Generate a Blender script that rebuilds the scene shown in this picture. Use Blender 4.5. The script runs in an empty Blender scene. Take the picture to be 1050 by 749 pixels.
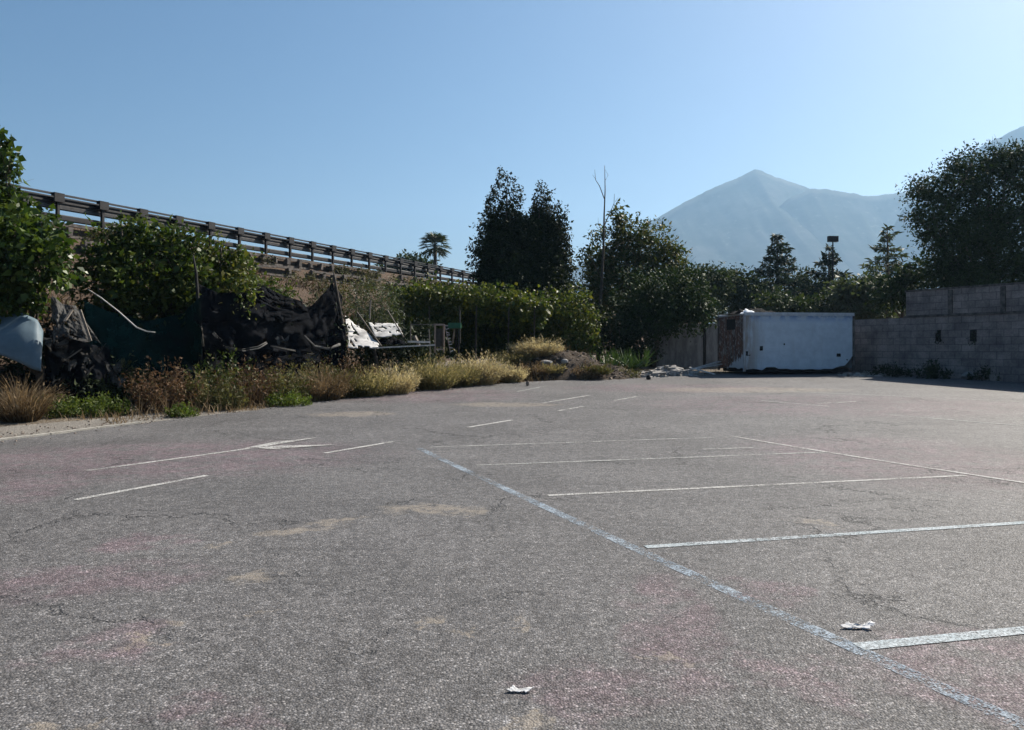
import bpy, math, random
import numpy as np
from mathutils import Vector, noise as mnoise

random.seed(7)
RNG = np.random.default_rng(11)
R = math.radians
scene = bpy.context.scene
COL = scene.collection

# ------------------------------------------------------------------ camera model (photo pixels 1050 x 749)
F, CX, HY, EYE = 808.0, 525.0, 358.0, 1.65
SUN_AZ, SUN_EL = 50.0, 42.0          # azimuth right of +Y, elevation


def g(y):
    """height of the car park: flat near the camera, rising gently to the far end"""
    if y < 11: return 0.0
    if y < 17: return 0.0345 * (y - 11) ** 2 / 12
    if y < 42: return 0.0345 * (y - 14)
    if y < 50: return 0.0345 * 28 + 0.0345 * (y - 42) * (1 - (y - 42) / 16)
    return 0.0345 * 28 + 0.0345 * 4


KN = [-300, -60, -12, 0, 5, 9] + [11 + 0.5 * i for i in range(79)] + [60, 80, 120, 200, 400, 800, 1500, 2500, 3900]


def gk(y):
    """the same height, linear between the mesh rows"""
    for a, b in zip(KN, KN[1:]):
        if a <= y <= b:
            return g(a) + (g(b) - g(a)) * (y - a) / (b - a)
    return g(y)


def W(px, py, y):
    """the point at depth y seen at a photo pixel"""
    return Vector(((px - CX) * y / F, y, EYE + (HY - py) * y / F))


def G(px, py):
    """the point of the car park seen at a photo pixel"""
    lo, hi = 1.0, 70.0
    for _ in range(60):
        m = (lo + hi) / 2
        if HY + F * (EYE - g(m)) / m > py: lo = m
        else: hi = m
    return Vector(((px - CX) * lo / F, lo, g(lo)))


# ------------------------------------------------------------------ scene graph helpers
def props(o, label=None, cat=None, group=None, kind=None):
    if label: o["label"] = label
    if cat: o["category"] = cat
    if group: o["group"] = group
    if kind: o["kind"] = kind
    return o


def thing(name, label, cat, loc, rz=0.0, group=None):
    o = bpy.data.objects.new(name, None)
    COL.objects.link(o)
    o.empty_display_size = 0.3
    o.location = loc
    o.rotation_euler = (0, 0, rz)
    return props(o, label, cat, group)


def link_mesh(name, me, mat, parent=None):
    o = bpy.data.objects.new(name, me)
    COL.objects.link(o)
    if mat: me.materials.append(mat)
    if parent: o.parent = parent
    return o


def np_mesh(name, V, Q, mat, parent=None, smooth=False, T=None):
    """mesh from arrays: V (n,3), Q (m,4) quads, T (k,3) triangles; world coordinates minus the parent's location"""
    V = np.asarray(V, dtype=np.float64)
    if parent is not None:
        V = V - np.array(parent.location)
        a = parent.rotation_euler[2]
        if abs(a) > 1e-9:
            c, s = math.cos(-a), math.sin(-a)
            V = np.stack([V[:, 0] * c - V[:, 1] * s, V[:, 0] * s + V[:, 1] * c, V[:, 2]], 1)
    me = bpy.data.meshes.new(name)
    nq = 0 if Q is None else len(Q)
    nt = 0 if T is None else len(T)
    loops = []
    if nq: loops.append(np.asarray(Q).ravel())
    if nt: loops.append(np.asarray(T).ravel())
    L = np.concatenate(loops).astype(np.int32)
    me.vertices.add(len(V)); me.vertices.foreach_set("co", V.ravel().astype(np.float32))
    me.loops.add(len(L)); me.loops.foreach_set("vertex_index", L)
    me.polygons.add(nq + nt)
    st = np.concatenate([np.arange(nq) * 4, nq * 4 + np.arange(nt) * 3]).astype(np.int32)
    me.polygons.foreach_set("loop_start", st)
    me.update(calc_edges=True)
    me.validate()
    if smooth:
        me.polygons.foreach_set("use_smooth", np.ones(nq + nt, dtype=bool))
    return link_mesh(name, me, mat, parent)


class MB:
    """collects faces in world (or local) coordinates and links them as one mesh object"""
    def __init__(self): self.v, self.f = [], []

    def add(self, vs, fs):
        n = len(self.v)
        self.v += [tuple(v) for v in vs]
        self.f += [tuple(n + i for i in f) for f in fs]

    def box(self, c, s, rz=0.0, jit=0.0):
        x, y, z = s[0] / 2, s[1] / 2, s[2] / 2
        ca, sa = math.cos(rz), math.sin(rz)
        vs = []
        for dx, dy, dz in ((-x, -y, -z), (x, -y, -z), (x, y, -z), (-x, y, -z), (-x, -y, z), (x, -y, z), (x, y, z), (-x, y, z)):
            j = [random.uniform(-jit, jit) for _ in range(3)]
            vs.append((c[0] + dx * ca - dy * sa + j[0], c[1] + dx * sa + dy * ca + j[1], c[2] + dz + j[2]))
        self.add(vs, [(0, 3, 2, 1), (4, 5, 6, 7), (0, 1, 5, 4), (1, 2, 6, 5), (2, 3, 7, 6), (3, 0, 4, 7)])

    def bar(self, a, b, w, h=None):
        """square bar from a to b"""
        a, b = Vector(a), Vector(b)
        h = h or w
        d = (b - a).normalized()
        up = Vector((0, 0, 1)) if abs(d.z) < 0.9 else Vector((0, 1, 0))
        s = d.cross(up).normalized() * w / 2
        u = s.cross(d).normalized() * h / 2
        vs = [p + q for p in (a, b) for q in (-s - u, s - u, s + u, -s + u)]
        self.add(vs, [(3, 2, 1, 0), (4, 5, 6, 7), (0, 1, 5, 4), (1, 2, 6, 5), (2, 3, 7, 6), (3, 0, 4, 7)])

    def tube(self, pts, rad, n=6):
        pts = [Vector(p) for p in pts]
        if not isinstance(rad, (list, tuple)): rad = [rad] * len(pts)
        rings = []
        for i, p in enumerate(pts):
            d = (pts[min(i + 1, len(pts) - 1)] - pts[max(i - 1, 0)])
            d = d.normalized() if d.length > 1e-6 else Vector((0, 0, 1))
            up = Vector((0, 0, 1)) if abs(d.z) < 0.9 else Vector((0, 1, 0))
            s = d.cross(up).normalized(); u = s.cross(d).normalized()
            rings.append([p + (s * math.cos(2 * math.pi * k / n) + u * math.sin(2 * math.pi * k / n)) * rad[i] for k in range(n)])
        vs = [v for r in rings for v in r]
        fs = []
        for i in range(len(pts) - 1):
            for k in range(n):
                a, b = i * n + k, i * n + (k + 1) % n
                fs.append((a, b, b + n, a + n))
        fs.append(tuple(range(n - 1, -1, -1))); fs.append(tuple((len(pts) - 1) * n + k for k in range(n)))
        self.add(vs, fs)

    def build(self, name, mat, parent=None, smooth=False, local=False):
        me = bpy.data.meshes.new(name)
        vs = self.v
        if parent is not None and not local:
            l = parent.location; a = -parent.rotation_euler[2]
            ca, sa = math.cos(a), math.sin(a)
            vs = [((v[0] - l.x) * ca - (v[1] - l.y) * sa, (v[0] - l.x) * sa + (v[1] - l.y) * ca, v[2] - l.z) for v in vs]
        me.from_pydata(vs, [], self.f)
        me.update()
        if smooth:
            for p in me.polygons: p.use_smooth = True
        return link_mesh(name, me, mat, parent)


def recenter(o):
    """origin of a single-mesh thing at the middle of its foot"""
    me = o.data
    n = len(me.vertices)
    co = np.empty(n * 3, dtype=np.float32); me.vertices.foreach_get("co", co); co = co.reshape(-1, 3)
    c = np.array([(co[:, 0].min() + co[:, 0].max()) / 2, (co[:, 1].min() + co[:, 1].max()) / 2, co[:, 2].min()])
    me.vertices.foreach_set("co", (co - c).astype(np.float32).ravel()); me.update()
    o.location = c
    return o


# ------------------------------------------------------------------ materials
class NT:
    def __init__(self, name):
        self.m = bpy.data.materials.new(name); self.m.use_nodes = True
        self.t = self.m.node_tree
        self.p = self.t.nodes["Principled BSDF"]; self.out = self.t.nodes["Material Output"]

    def n(self, typ, **kw):
        nd = self.t.nodes.new(typ)
        for k, v in kw.items():
            if k.startswith("i_"):
                nd.inputs[k[2:].replace("_", " ")].default_value = v
            else:
                setattr(nd, k, v)
        return nd

    def l(self, a, b): self.t.links.new(a, b)

    def noise(self, vec, scale, detail=4, rough=0.6, dist=0.0):
        nd = self.n("ShaderNodeTexNoise"); nd.inputs["Scale"].default_value = scale
        nd.inputs["Detail"].default_value = detail; nd.inputs["Roughness"].default_value = rough
        nd.inputs["Distortion"].default_value = dist
        if vec is not None: self.l(vec, nd.inputs["Vector"])
        return nd.outputs["Fac"]

    def ramp(self, fac, stops, interp='LINEAR'):
        nd = self.n("ShaderNodeValToRGB"); cr = nd.color_ramp; cr.interpolation = interp
        while len(cr.elements) < len(stops): cr.elements.new(0.5)
        for e, (p, c) in zip(cr.elements, stops):
            e.position = p; e.color = (c[0], c[1], c[2], 1) if not isinstance(c, (int, float)) else (c, c, c, 1)
        self.l(fac, nd.inputs["Fac"])
        return nd.outputs["Color"]

    def mix(self, fac, a, b, mode='MIX'):
        nd = self.n("ShaderNodeMix"); nd.data_type = 'RGBA'; nd.blend_type = mode
        for val, key in ((fac, 0), (a, 6), (b, 7)):
            if isinstance(val, bpy.types.NodeSocket): self.l(val, nd.inputs[key])
            elif key == 0: nd.inputs[0].default_value = val
            else: nd.inputs[key].default_value = (val[0], val[1], val[2], 1)
        return nd.outputs[2]

    def math(self, op, a, b=None, clamp=False):
        nd = self.n("ShaderNodeMath"); nd.operation = op; nd.use_clamp = clamp
        for i, v in enumerate((a, b)):
            if v is None: continue
            if isinstance(v, bpy.types.NodeSocket): self.l(v, nd.inputs[i])
            else: nd.inputs[i].default_value = v
        return nd.outputs[0]

    def rng(self, v, a, b, c=0.0, d=1.0, smooth=True):
        nd = self.n("ShaderNodeMapRange"); nd.clamp = True
        if smooth: nd.interpolation_type = 'SMOOTHSTEP'
        self.l(v, nd.inputs["Value"])
        for k, x in zip(("From Min", "From Max", "To Min", "To Max"), (a, b, c, d)): nd.inputs[k].default_value = x
        return nd.outputs["Result"]

    def pos(self): return self.n("ShaderNodeNewGeometry").outputs["Position"]
    def obj(self): return self.n("ShaderNodeTexCoord").outputs["Object"]

    def bump(self, h, strength=0.4, dist=0.02):
        nd = self.n("ShaderNodeBump"); nd.inputs["Strength"].default_value = strength; nd.inputs["Distance"].default_value = dist
        self.l(h, nd.inputs["Height"]); self.l(nd.outputs["Normal"], self.p.inputs["Normal"])

    def base(self, c):
        if isinstance(c, bpy.types.NodeSocket): self.l(c, self.p.inputs["Base Color"])
        else: self.p.inputs["Base Color"].default_value = (c[0], c[1], c[2], 1)

    def rough(self, r):
        if isinstance(r, bpy.types.NodeSocket): self.l(r, self.p.inputs["Roughness"])
        else: self.p.inputs["Roughness"].default_value = r

    def alpha(self, a): self.l(a, self.p.inputs["Alpha"])


def leaf_mat(name, cols, rough=0.5, transl=0.3, tcol=None):
    m = NT(name)
    geo = m.n("ShaderNodeNewGeometry")
    st = [(i / max(1, len(cols) - 1), c) for i, c in enumerate(cols)]
    c = m.ramp(geo.outputs["Random Per Island"], st)
    nz = m.noise(geo.outputs["Position"], 0.9, 3)
    v = m.rng(nz, 0.3, 0.7, 0.72, 1.25)
    hsv = m.n("ShaderNodeHueSaturation"); m.l(c, hsv.inputs["Color"]); m.l(v, hsv.inputs["Value"])
    col = hsv.outputs["Color"]
    m.base(col); m.rough(rough)
    m.p.inputs["Specular IOR Level"].default_value = 0.2
    tr = m.n("ShaderNodeBsdfTranslucent")
    if tcol is None: tcol = (1.25, 1.35, 0.5)
    m.l(m.mix(1.0, col, tcol, 'MULTIPLY'), tr.inputs["Color"])
    mx = m.n("ShaderNodeMixShader"); mx.inputs[0].default_value = transl
    m.l(m.p.outputs[0], mx.inputs[1]); m.l(tr.outputs[0], mx.inputs[2]); m.l(mx.outputs[0], m.out.inputs["Surface"])
    return m.m


def rough_mat(name, c1, c2, scale=8, rough=0.8, bump=0.3, bdist=0.02, spec=0.3, detail=6, metal=0.0):
    m = NT(name)
    o = m.obj()
    nz = m.noise(o, scale, detail)
    m.base(m.mix(m.rng(nz, 0.3, 0.7), c1, c2)); m.rough(rough)
    m.p.inputs["Specular IOR Level"].default_value = spec; m.p.inputs["Metallic"].default_value = metal
    if bump: m.bump(m.noise(o, scale * 3, 6), bump, bdist)
    return m.m


M = {}
M["leaf_fig"] = leaf_mat("leaf_fig", [(.02, .04, .010), (.036, .064, .015), (.055, .085, .02), (.085, .11, .028)], .38, .28)
M["leaf_shrub"] = leaf_mat("leaf_shrub", [(.022, .04, .010), (.038, .064, .015), (.065, .092, .02), (.10, .108, .026)], .5, .3)
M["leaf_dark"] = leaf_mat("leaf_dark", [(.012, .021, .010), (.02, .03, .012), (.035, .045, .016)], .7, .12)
M["leaf_vine"] = leaf_mat("leaf_vine", [(.03, .05, .014), (.055, .08, .018), (.10, .115, .025), (.13, .12, .03)], .5, .3)
M["leaf_tipped"] = leaf_mat("leaf_tipped", [(.025, .045, .016), (.045, .065, .02), (.075, .085, .028), (.14, .12, .06)], .5, .28)
M["leaf_round"] = leaf_mat("leaf_round", [(.016, .032, .012), (.028, .046, .016), (.04, .062, .02)], .7, .12)
M["leaf_far"] = leaf_mat("leaf_far", [(.025, .042, .018), (.04, .058, .024), (.06, .072, .03)], .7, .15)
M["leaf_grey"] = leaf_mat("leaf_grey", [(.05, .065, .04), (.07, .085, .05), (.10, .11, .07)], .6, .25)
M["needle"] = leaf_mat("needle", [(.018, .032, .02), (.028, .045, .026), (.04, .055, .03)], .6, .12)
M["needle_pale"] = leaf_mat("needle_pale", [(.04, .055, .035), (.06, .075, .045), (.085, .095, .06)], .6, .2)
M["palm"] = leaf_mat("palm", [(.03, .045, .02), (.045, .06, .025), (.06, .075, .03)], .5, .15)
M["weed"] = leaf_mat("weed", [(.045, .07, .018), (.07, .105, .025), (.10, .13, .03), (.14, .15, .05)], .55, .35)
M["weed_dead"] = leaf_mat("weed_dead", [(.07, .04, .025), (.10, .06, .035), (.14, .085, .05), (.11, .09, .05)], .8, .25, (1.1, 1.0, .8))
M["olive"] = leaf_mat("olive", [(.06, .065, .025), (.09, .085, .035), (.13, .11, .05), (.08, .10, .03)], .7, .3, (1.1, 1.1, .7))
M["olive_dark"] = leaf_mat("olive_dark", [(.035, .042, .016), (.06, .06, .025), (.085, .07, .035), (.04, .055, .018)], .7, .25, (1.1, 1.1, .7))
M["straw"] = leaf_mat("straw", [(.22, .175, .10), (.36, .30, .18), (.52, .45, .30), (.40, .36, .21)], .7, .4, (1.1, 1.05, .8))
M["straw_green"] = leaf_mat("straw_green", [(.12, .11, .045), (.21, .18, .085), (.33, .28, .15), (.12, .13, .045)], .7, .4, (1.1, 1.05, .8))
M["brown_grass"] = leaf_mat("brown_grass", [(.11, .078, .048), (.18, .13, .075), (.27, .205, .125)], .8, .3, (1.1, 1.0, .8))
M["slope_grass"] = leaf_mat("slope_grass", [(.06, .042, .028), (.09, .062, .038), (.13, .09, .055), (.05, .05, .022)], .85, .25, (1.1, 1.0, .8))
M["yucca"] = leaf_mat("yucca", [(.04, .075, .025), (.06, .10, .03), (.08, .12, .045)], .4, .15)
M["bark"] = rough_mat("bark", (.05, .04, .032), (.11, .09, .07), 14, .9, .6, .03)
M["bark_pale"] = rough_mat("bark_pale", (.10, .085, .07), (.18, .155, .13), 14, .9, .6, .03)
M["wood_old"] = rough_mat("wood_old", (.12, .10, .08), (.22, .19, .16), 20, .85, .4)
M["wood_frame"] = rough_mat("wood_frame", (.20, .14, .11), (.34, .26, .21), 20, .8, .4)
M["pale_stick"] = rough_mat("pale_stick", (.36, .34, .32), (.5, .48, .45), 10, .7, .2)
M["steel_dark"] = rough_mat("steel_dark", (.010, .009, .010), (.022, .020, .021), 6, .6, .1, .01, .3, metal=.1)
M["steel_rail"] = rough_mat("steel_rail", (.018, .017, .018), (.045, .042, .042), 5, .5, .08, .01, .5, metal=.2)
M["concrete_crib"] = rough_mat("concrete_crib", (.045, .039, .036), (.145, .125, .112), 5, .9, .4, .02)
M["concrete_kerb"] = rough_mat("concrete_kerb", (.24, .225, .20), (.36, .34, .30), 9, .9, .4, .02)
M["net_black"] = rough_mat("net_black", (.004, .0045, .006), (.012, .013, .016), 3, .95, .5, .02, .05)
def net_weave(key, alpha):
    """woven shade net: lets some light through, thinner where it is worn"""
    m = M[key]; t = m.node_tree; p = t.nodes["Principled BSDF"]
    tc = t.nodes.new("ShaderNodeTexCoord"); nz = t.nodes.new("ShaderNodeTexNoise"); nz.inputs["Scale"].default_value = 2.0; nz.inputs["Detail"].default_value = 8; nz.inputs["Roughness"].default_value = .75
    mr = t.nodes.new("ShaderNodeMapRange"); mr.inputs["From Min"].default_value = .32; mr.inputs["From Max"].default_value = .62
    mr.inputs["To Min"].default_value = alpha; mr.inputs["To Max"].default_value = .98
    t.links.new(tc.outputs["Object"], nz.inputs["Vector"]); t.links.new(nz.outputs["Fac"], mr.inputs["Value"]); t.links.new(mr.outputs[0], p.inputs["Alpha"])


net_weave("net_black", .74)
M["net_grey"] = rough_mat("net_grey", (.03, .029, .028), (.09, .086, .08), 4, .85, .5, .02, .2)
M["net_green"] = rough_mat("net_green", (.005, .019, .017), (.011, .036, .032), 3, .9, .4, .02, .05)
net_weave("net_grey", .5); net_weave("net_green", .72)
M["rope_grey"] = rough_mat("rope_grey", (.05, .048, .045), (.13, .125, .115), 20, .9, .5, .02)
M["blue_sheet"] = rough_mat("blue_sheet", (.085, .125, .155), (.12, .17, .205), 2.5, .6, .15, .01, .3)
M["white_sheet"] = rough_mat("white_sheet", (.22, .21, .20), (.62, .60, .57), 3, .6, .2, .01)
M["paper"] = rough_mat("paper", (.70, .72, .76), (.82, .83, .85), 30, .8, .3, .005)
M["litter_paper"] = rough_mat("litter_paper", (.38, .38, .38), (.62, .62, .63), 22, .85, .2, .005, .1)
M["green_plastic"] = rough_mat("green_plastic", (.012, .07, .04), (.02, .10, .055), 5, .5, .1)
M["black_plastic"] = rough_mat("black_plastic", (.006, .006, .007), (.015, .015, .016), 5, .9, .3, .03, .05)
M["rubble_pale"] = rough_mat("rubble_pale", (.17, .16, .15), (.34, .32, .30), 6, .9, .6, .03)
M["rubble_brown"] = rough_mat("rubble_brown", (.13, .10, .08), (.26, .21, .17), 6, .95, .6, .03)
M["shed_wall"] = None


def asphalt():
    m = NT("asphalt")
    P = m.pos()
    dn = m.n("ShaderNodeTexNoise"); m.l(P, dn.inputs["Vector"]); dn.inputs["Scale"].default_value = 1.6; dn.inputs["Detail"].default_value = 5
    dn.inputs["Roughness"].default_value = .7
    sub = m.n("ShaderNodeVectorMath"); sub.operation = 'SUBTRACT'; m.l(dn.outputs["Color"], sub.inputs[0]); sub.inputs[1].default_value = (.5, .5, .5)
    sc = m.n("ShaderNodeVectorMath"); sc.operation = 'SCALE'; m.l(sub.outputs[0], sc.inputs[0]); sc.inputs["Scale"].default_value = 1.3
    PD = m.n("ShaderNodeVectorMath"); PD.operation = 'ADD'; m.l(P, PD.inputs[0]); m.l(sc.outputs[0], PD.inputs[1]); PD = PD.outputs[0]

    def patch(px, py, half_px, half_py, rot=0.0, soft=0.55):
        c = G(px, py); hx = half_px * c.y / F
        hy = (G(px, py - half_py).y - G(px, py + half_py).y) / 2
        mp = m.n("ShaderNodeMapping"); mp.vector_type = 'TEXTURE'
        mp.inputs["Location"].default_value = (c.x, c.y, c.z); mp.inputs["Rotation"].default_value = (0, 0, rot)
        mp.inputs["Scale"].default_value = (hx, hy, 5.0)
        m.l(PD, mp.inputs["Vector"])
        ln = m.n("ShaderNodeVectorMath"); ln.operation = 'LENGTH'; m.l(mp.outputs[0], ln.inputs[0])
        return m.rng(ln.outputs["Value"], soft, 1.15, 1.0, 0.0)

    def union(lst):
        a = lst[0]
        for b in lst[1:]: a = m.math('MAXIMUM', a, b)
        return a

    # aggregate: small stones in a dark binder
    v1 = m.n("ShaderNodeTexVoronoi"); m.l(P, v1.inputs["Vector"]); v1.inputs["Scale"].default_value = 84
    v1.inputs["Randomness"].default_value = 1.0
    vs = m.n("ShaderNodeSeparateColor"); m.l(v1.outputs["Color"], vs.inputs[0])
    stone = m.ramp(vs.outputs[0], [(0, .058), (.3, .090), (.7, .125), (.9, .17), (1, .29)])
    gap = m.rng(v1.outputs["Distance"], .35, .75, 1.0, .35)
    agg = m.mix(1.0, stone, m.ramp(gap, [(0, .52), (1, 1.0)]), 'MULTIPLY')
    mid = m.noise(P, 9.0, 5, .65)
    agg = m.mix(1.0, agg, m.ramp(m.rng(mid, .25, .75), [(0, .72), (1, 1.3)]), 'MULTIPLY')
    big = m.noise(P, .55, 5, .6)
    agg = m.mix(1.0, agg, m.ramp(m.rng(big, .3, .7), [(0, .86), (1, 1.14)]), 'MULTIPLY')
    tint = m.mix(vs.outputs[1], (1.01, .985, 1.0), (1.06, .99, .95))
    agg = m.mix(1.0, agg, tint, 'MULTIPLY')
    # worn reddish areas
    red = union([patch(70, 598, 130, 22, .3), patch(115, 660, 60, 28, .2), patch(160, 470, 250, 22, .15),
                 patch(690, 640, 55, 70, -.2), patch(620, 720, 90, 40), patch(930, 470, 170, 30), patch(860, 415, 220, 12),
                 patch(225, 735, 60, 25), patch(1010, 690, 130, 60), patch(430, 405, 120, 8), patch(30, 500, 60, 20),
                 patch(150, 555, 40, 10), patch(690, 398, 120, 5), patch(820, 690, 60, 25), patch(790, 610, 40, 20)])
    rn = m.rng(m.noise(P, 2.6, 6, .7), .33, .6)
    redf = m.math('MULTIPLY', m.math('MULTIPLY', red, rn), .95)
    redc = m.mix(1.0, agg, (1.16, .955, 1.03), 'MULTIPLY')
    c = m.mix(redf, agg, redc)
    # sandy stains
    tan = union([patch(258, 590, 26, 8), patch(150, 662, 30, 5, .3), patch(170, 643, 22, 6), patch(262, 625, 10, 2.5),
                 patch(310, 545, 45, 4, .5), patch(345, 535, 30, 3, .4), patch(427, 641, 8, 6, -.6), patch(485, 645, 9, 9, -.6),
                 patch(543, 641, 9, 10, -.6), patch(672, 676, 22, 4, -.2), patch(65, 748, 30, 8), patch(520, 415, 60, 2.5),
                 patch(440, 522, 60, 5, .1), patch(480, 525, 20, 3), patch(830, 535, 18, 4), patch(520, 745, 30, 8), patch(215, 562, 15, 2),
                 patch(360, 425, 50, 3), patch(770, 400, 110, 3)])
    tn = m.rng(m.noise(P, 9, 7, .75), .36, .56)
    tanf = m.math('MULTIPLY', m.math('MULTIPLY', tan, tn), .62)
    c = m.mix(tanf, c, (.24, .205, .165))
    # cracks
    cr = m.n("ShaderNodeTexVoronoi"); cr.feature = 'DISTANCE_TO_EDGE'; m.l(PD, cr.inputs["Vector"]); cr.inputs["Scale"].default_value = .33
    crk = m.rng(cr.outputs["Distance"], .002, .011, 1, 0)
    crm = m.rng(m.noise(P, .45, 5, .7), .47, .58)
    crf = m.math('MULTIPLY', m.math('MULTIPLY', crk, crm), .75)
    c = m.mix(crf, c, (.02, .02, .02))
    # old tyre smears: long faint dark bands
    wv = m.n("ShaderNodeMapping"); wv.inputs["Scale"].default_value = (.12, 1.4, 1); wv.inputs["Rotation"].default_value = (0, 0, .3); m.l(PD, wv.inputs["Vector"])
    sm = m.rng(m.noise(wv.outputs[0], 1.0, 6, .75), .50, .70, 0, .36)
    c = m.mix(sm, c, (.05, .049, .05))
    oil = union([patch(705, 500, 14, 3), patch(790, 520, 10, 3), patch(620, 470, 12, 2.2), patch(860, 470, 12, 2.2), patch(930, 590, 16, 6), patch(800, 600, 10, 4), patch(330, 600, 14, 4), patch(400, 480, 14, 2), patch(545, 560, 8, 3)])
    c = m.mix(m.math('MULTIPLY', oil, m.rng(m.noise(P, 7, 6, .7), .40, .6, 0, .6)), c, (.035, .034, .034))
    m.base(c)
    m.rough(m.ramp(vs.outputs[2], [(0, .5), (.75, .78), (1, .9)]))
    m.p.inputs["Specular IOR Level"].default_value = .18
    h = m.math('ADD', m.math('MULTIPLY', v1.outputs["Distance"], -1.0), m.math('MULTIPLY', mid, .8))
    h = m.math('SUBTRACT', h, m.math('MULTIPLY', crf, 2.0))
    m.bump(h, .75, .008)
    return m.m


def paint(name, c1, c2, wear=0.5):
    """worn road paint lying on the same stones as the asphalt: chipped stone by stone, thinner in broad patches"""
    m = NT(name)
    P = m.pos()
    lo = m.noise(P, 1.7, 6, .7)
    md_ = m.noise(P, 16, 5, .7)
    v1 = m.n("ShaderNodeTexVoronoi"); m.l(P, v1.inputs["Vector"]); v1.inputs["Scale"].default_value = 72
    vs = m.n("ShaderNodeSeparateColor"); m.l(v1.outputs["Color"], vs.inputs[0])
    s = m.math('ADD', m.math('MULTIPLY', lo, .75), m.math('MULTIPLY', md_, .45))
    s = m.math('ADD', s, m.math('MULTIPLY', m.math('SUBTRACT', vs.outputs[2], .5), .16))
    s = m.math('SUBTRACT', s, m.math('MULTIPLY', v1.outputs["Distance"], .22))
    m.alpha(m.rng(s, wear - .09, wear + .09, 0.0, .95))
    col = m.mix(m.rng(m.noise(P, 5, 5), .3, .7), c1, c2)
    col = m.mix(1.0, col, m.ramp(vs.outputs[0], [(0, .55), (.5, .9), (1, 1.2)]), 'MULTIPLY')
    col = m.mix(m.rng(v1.outputs["Distance"], .45, .75, 0, .5), col, (.09, .09, .09))
    m.base(col); m.rough(.8); m.p.inputs["Specular IOR Level"].default_value = .25
    m.bump(m.math('MULTIPLY', v1.outputs["Distance"], -1.0), .6, .006)
    return m.m


def earth(name, c1, c2, c3, scale=1.0, stones=True):
    m = NT(name)
    P = m.pos()
    a = m.noise(P, .8 * scale, 7, .7); b = m.noise(P, 11 * scale, 7, .75)
    c = m.mix(m.rng(a, .35, .65), c1, c2)
    c = m.mix(m.rng(b, .45, .68), c, c3)
    h = b
    if stones:
        v = m.n("ShaderNodeTexVoronoi"); m.l(P, v.inputs["Vector"]); v.inputs["Scale"].default_value = 17
        sp = m.n("ShaderNodeSeparateColor"); m.l(v.outputs["Color"], sp.inputs[0])
        f = m.math('MULTIPLY', m.rng(sp.outputs[0], .62, .68), m.rng(v.outputs["Distance"], .3, .45, 1, 0))
        c = m.mix(f, c, (.34, .31, .28))
        h = m.math('ADD', b, m.math('MULTIPLY', f, .5))
    m.base(c); m.rough(.95); m.p.inputs["Specular IOR Level"].default_value = .15
    m.bump(h, .9, .07)
    return m.m


M["asphalt"] = asphalt()
M["paint_white"] = paint("paint_white", (.40, .39, .37), (.52, .51, .49), .425)
M["paint_faint"] = paint("paint_faint", (.30, .30, .29), (.42, .42, .40), .43)
M["paint_blue"] = paint("paint_blue", (.21, .265, .325), (.32, .365, .41), .485)
M["paint_pale_blue"] = paint("paint_pale_blue", (.33, .385, .41), (.43, .46, .48), .41)
M["earth"] = earth("earth", (.13, .105, .08), (.20, .165, .125), (.09, .075, .055))
M["gravel"] = earth("gravel", (.22, .20, .175), (.28, .26, .23), (.13, .115, .10), 2.0)
M["bank"] = earth("bank", (.085, .058, .042), (.105, .075, .055), (.045, .034, .025), 1.0, False)
M["mound"] = earth("mound", (.055, .041, .031), (.085, .064, .048), (.035, .027, .021), 1.6, False)


def mountain_mat():
    m = NT("mountain_forest")
    P = m.pos()
    a = m.noise(P, .006, 8, .65)
    b = m.noise(P, .03, 8, .7)
    c = m.mix(m.rng(a, .35, .65), (.045, .052, .042), (.085, .085, .08))
    c = m.mix(m.rng(b, .55, .75), c, (.15, .14, .12))
    m.base(c); m.rough(1.0); m.p.inputs["Specular IOR Level"].default_value = 0
    return m.m


M["mountain"] = mountain_mat()


def block_mat():
    m = NT("concrete_blocks")
    o = m.obj()
    sp = m.n("ShaderNodeSeparateXYZ"); m.l(o, sp.inputs[0])
    cb = m.n("ShaderNodeCombineXYZ"); m.l(sp.outputs["X"], cb.inputs[0]); m.l(sp.outputs["Z"], cb.inputs[1])
    br = m.n("ShaderNodeTexBrick"); m.l(cb.outputs[0], br.inputs["Vector"])
    br.inputs["Scale"].default_value = 1.0; br.inputs["Brick Width"].default_value = .52; br.inputs["Row Height"].default_value = .27
    br.inputs["Mortar Size"].default_value = .014; br.inputs["Mortar Smooth"].default_value = .3; br.inputs["Bias"].default_value = 0
    br.inputs["Color1"].default_value = (.20, .176, .170, 1); br.inputs["Color2"].default_value = (.255, .228, .218, 1)
    br.inputs["Mortar"].default_value = (.145, .128, .125, 1)
    n1 = m.noise(o, 1.1, 7, .7); n2 = m.noise(o, 16, 7, .75)
    c = m.mix(1.0, br.outputs["Color"], m.ramp(m.rng(n1, .3, .7), [(0, (.55, .53, .54)), (1, (1.35, 1.28, 1.22))]), 'MULTIPLY')
    c = m.mix(1.0, c, m.ramp(m.rng(n2, .3, .7), [(0, .8), (1, 1.2)]), 'MULTIPLY')
    st = m.n("ShaderNodeMapping"); st.inputs["Scale"].default_value = (1.6, 1, .18); m.l(o, st.inputs["Vector"])
    streak = m.rng(m.noise(st.outputs[0], 2.0, 6, .7), .55, .72, 0, .45)
    c = m.mix(streak, c, (.09, .08, .078))
    m.base(c); m.rough(.95); m.p.inputs["Specular IOR Level"].default_value = .2
    h = m.math('ADD', m.math('MULTIPLY', br.outputs["Fac"], -.6), m.math('MULTIPLY', n2, .6))
    m.bump(h, .7, .03)
    return m.m


M["blocks"] = block_mat()


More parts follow.
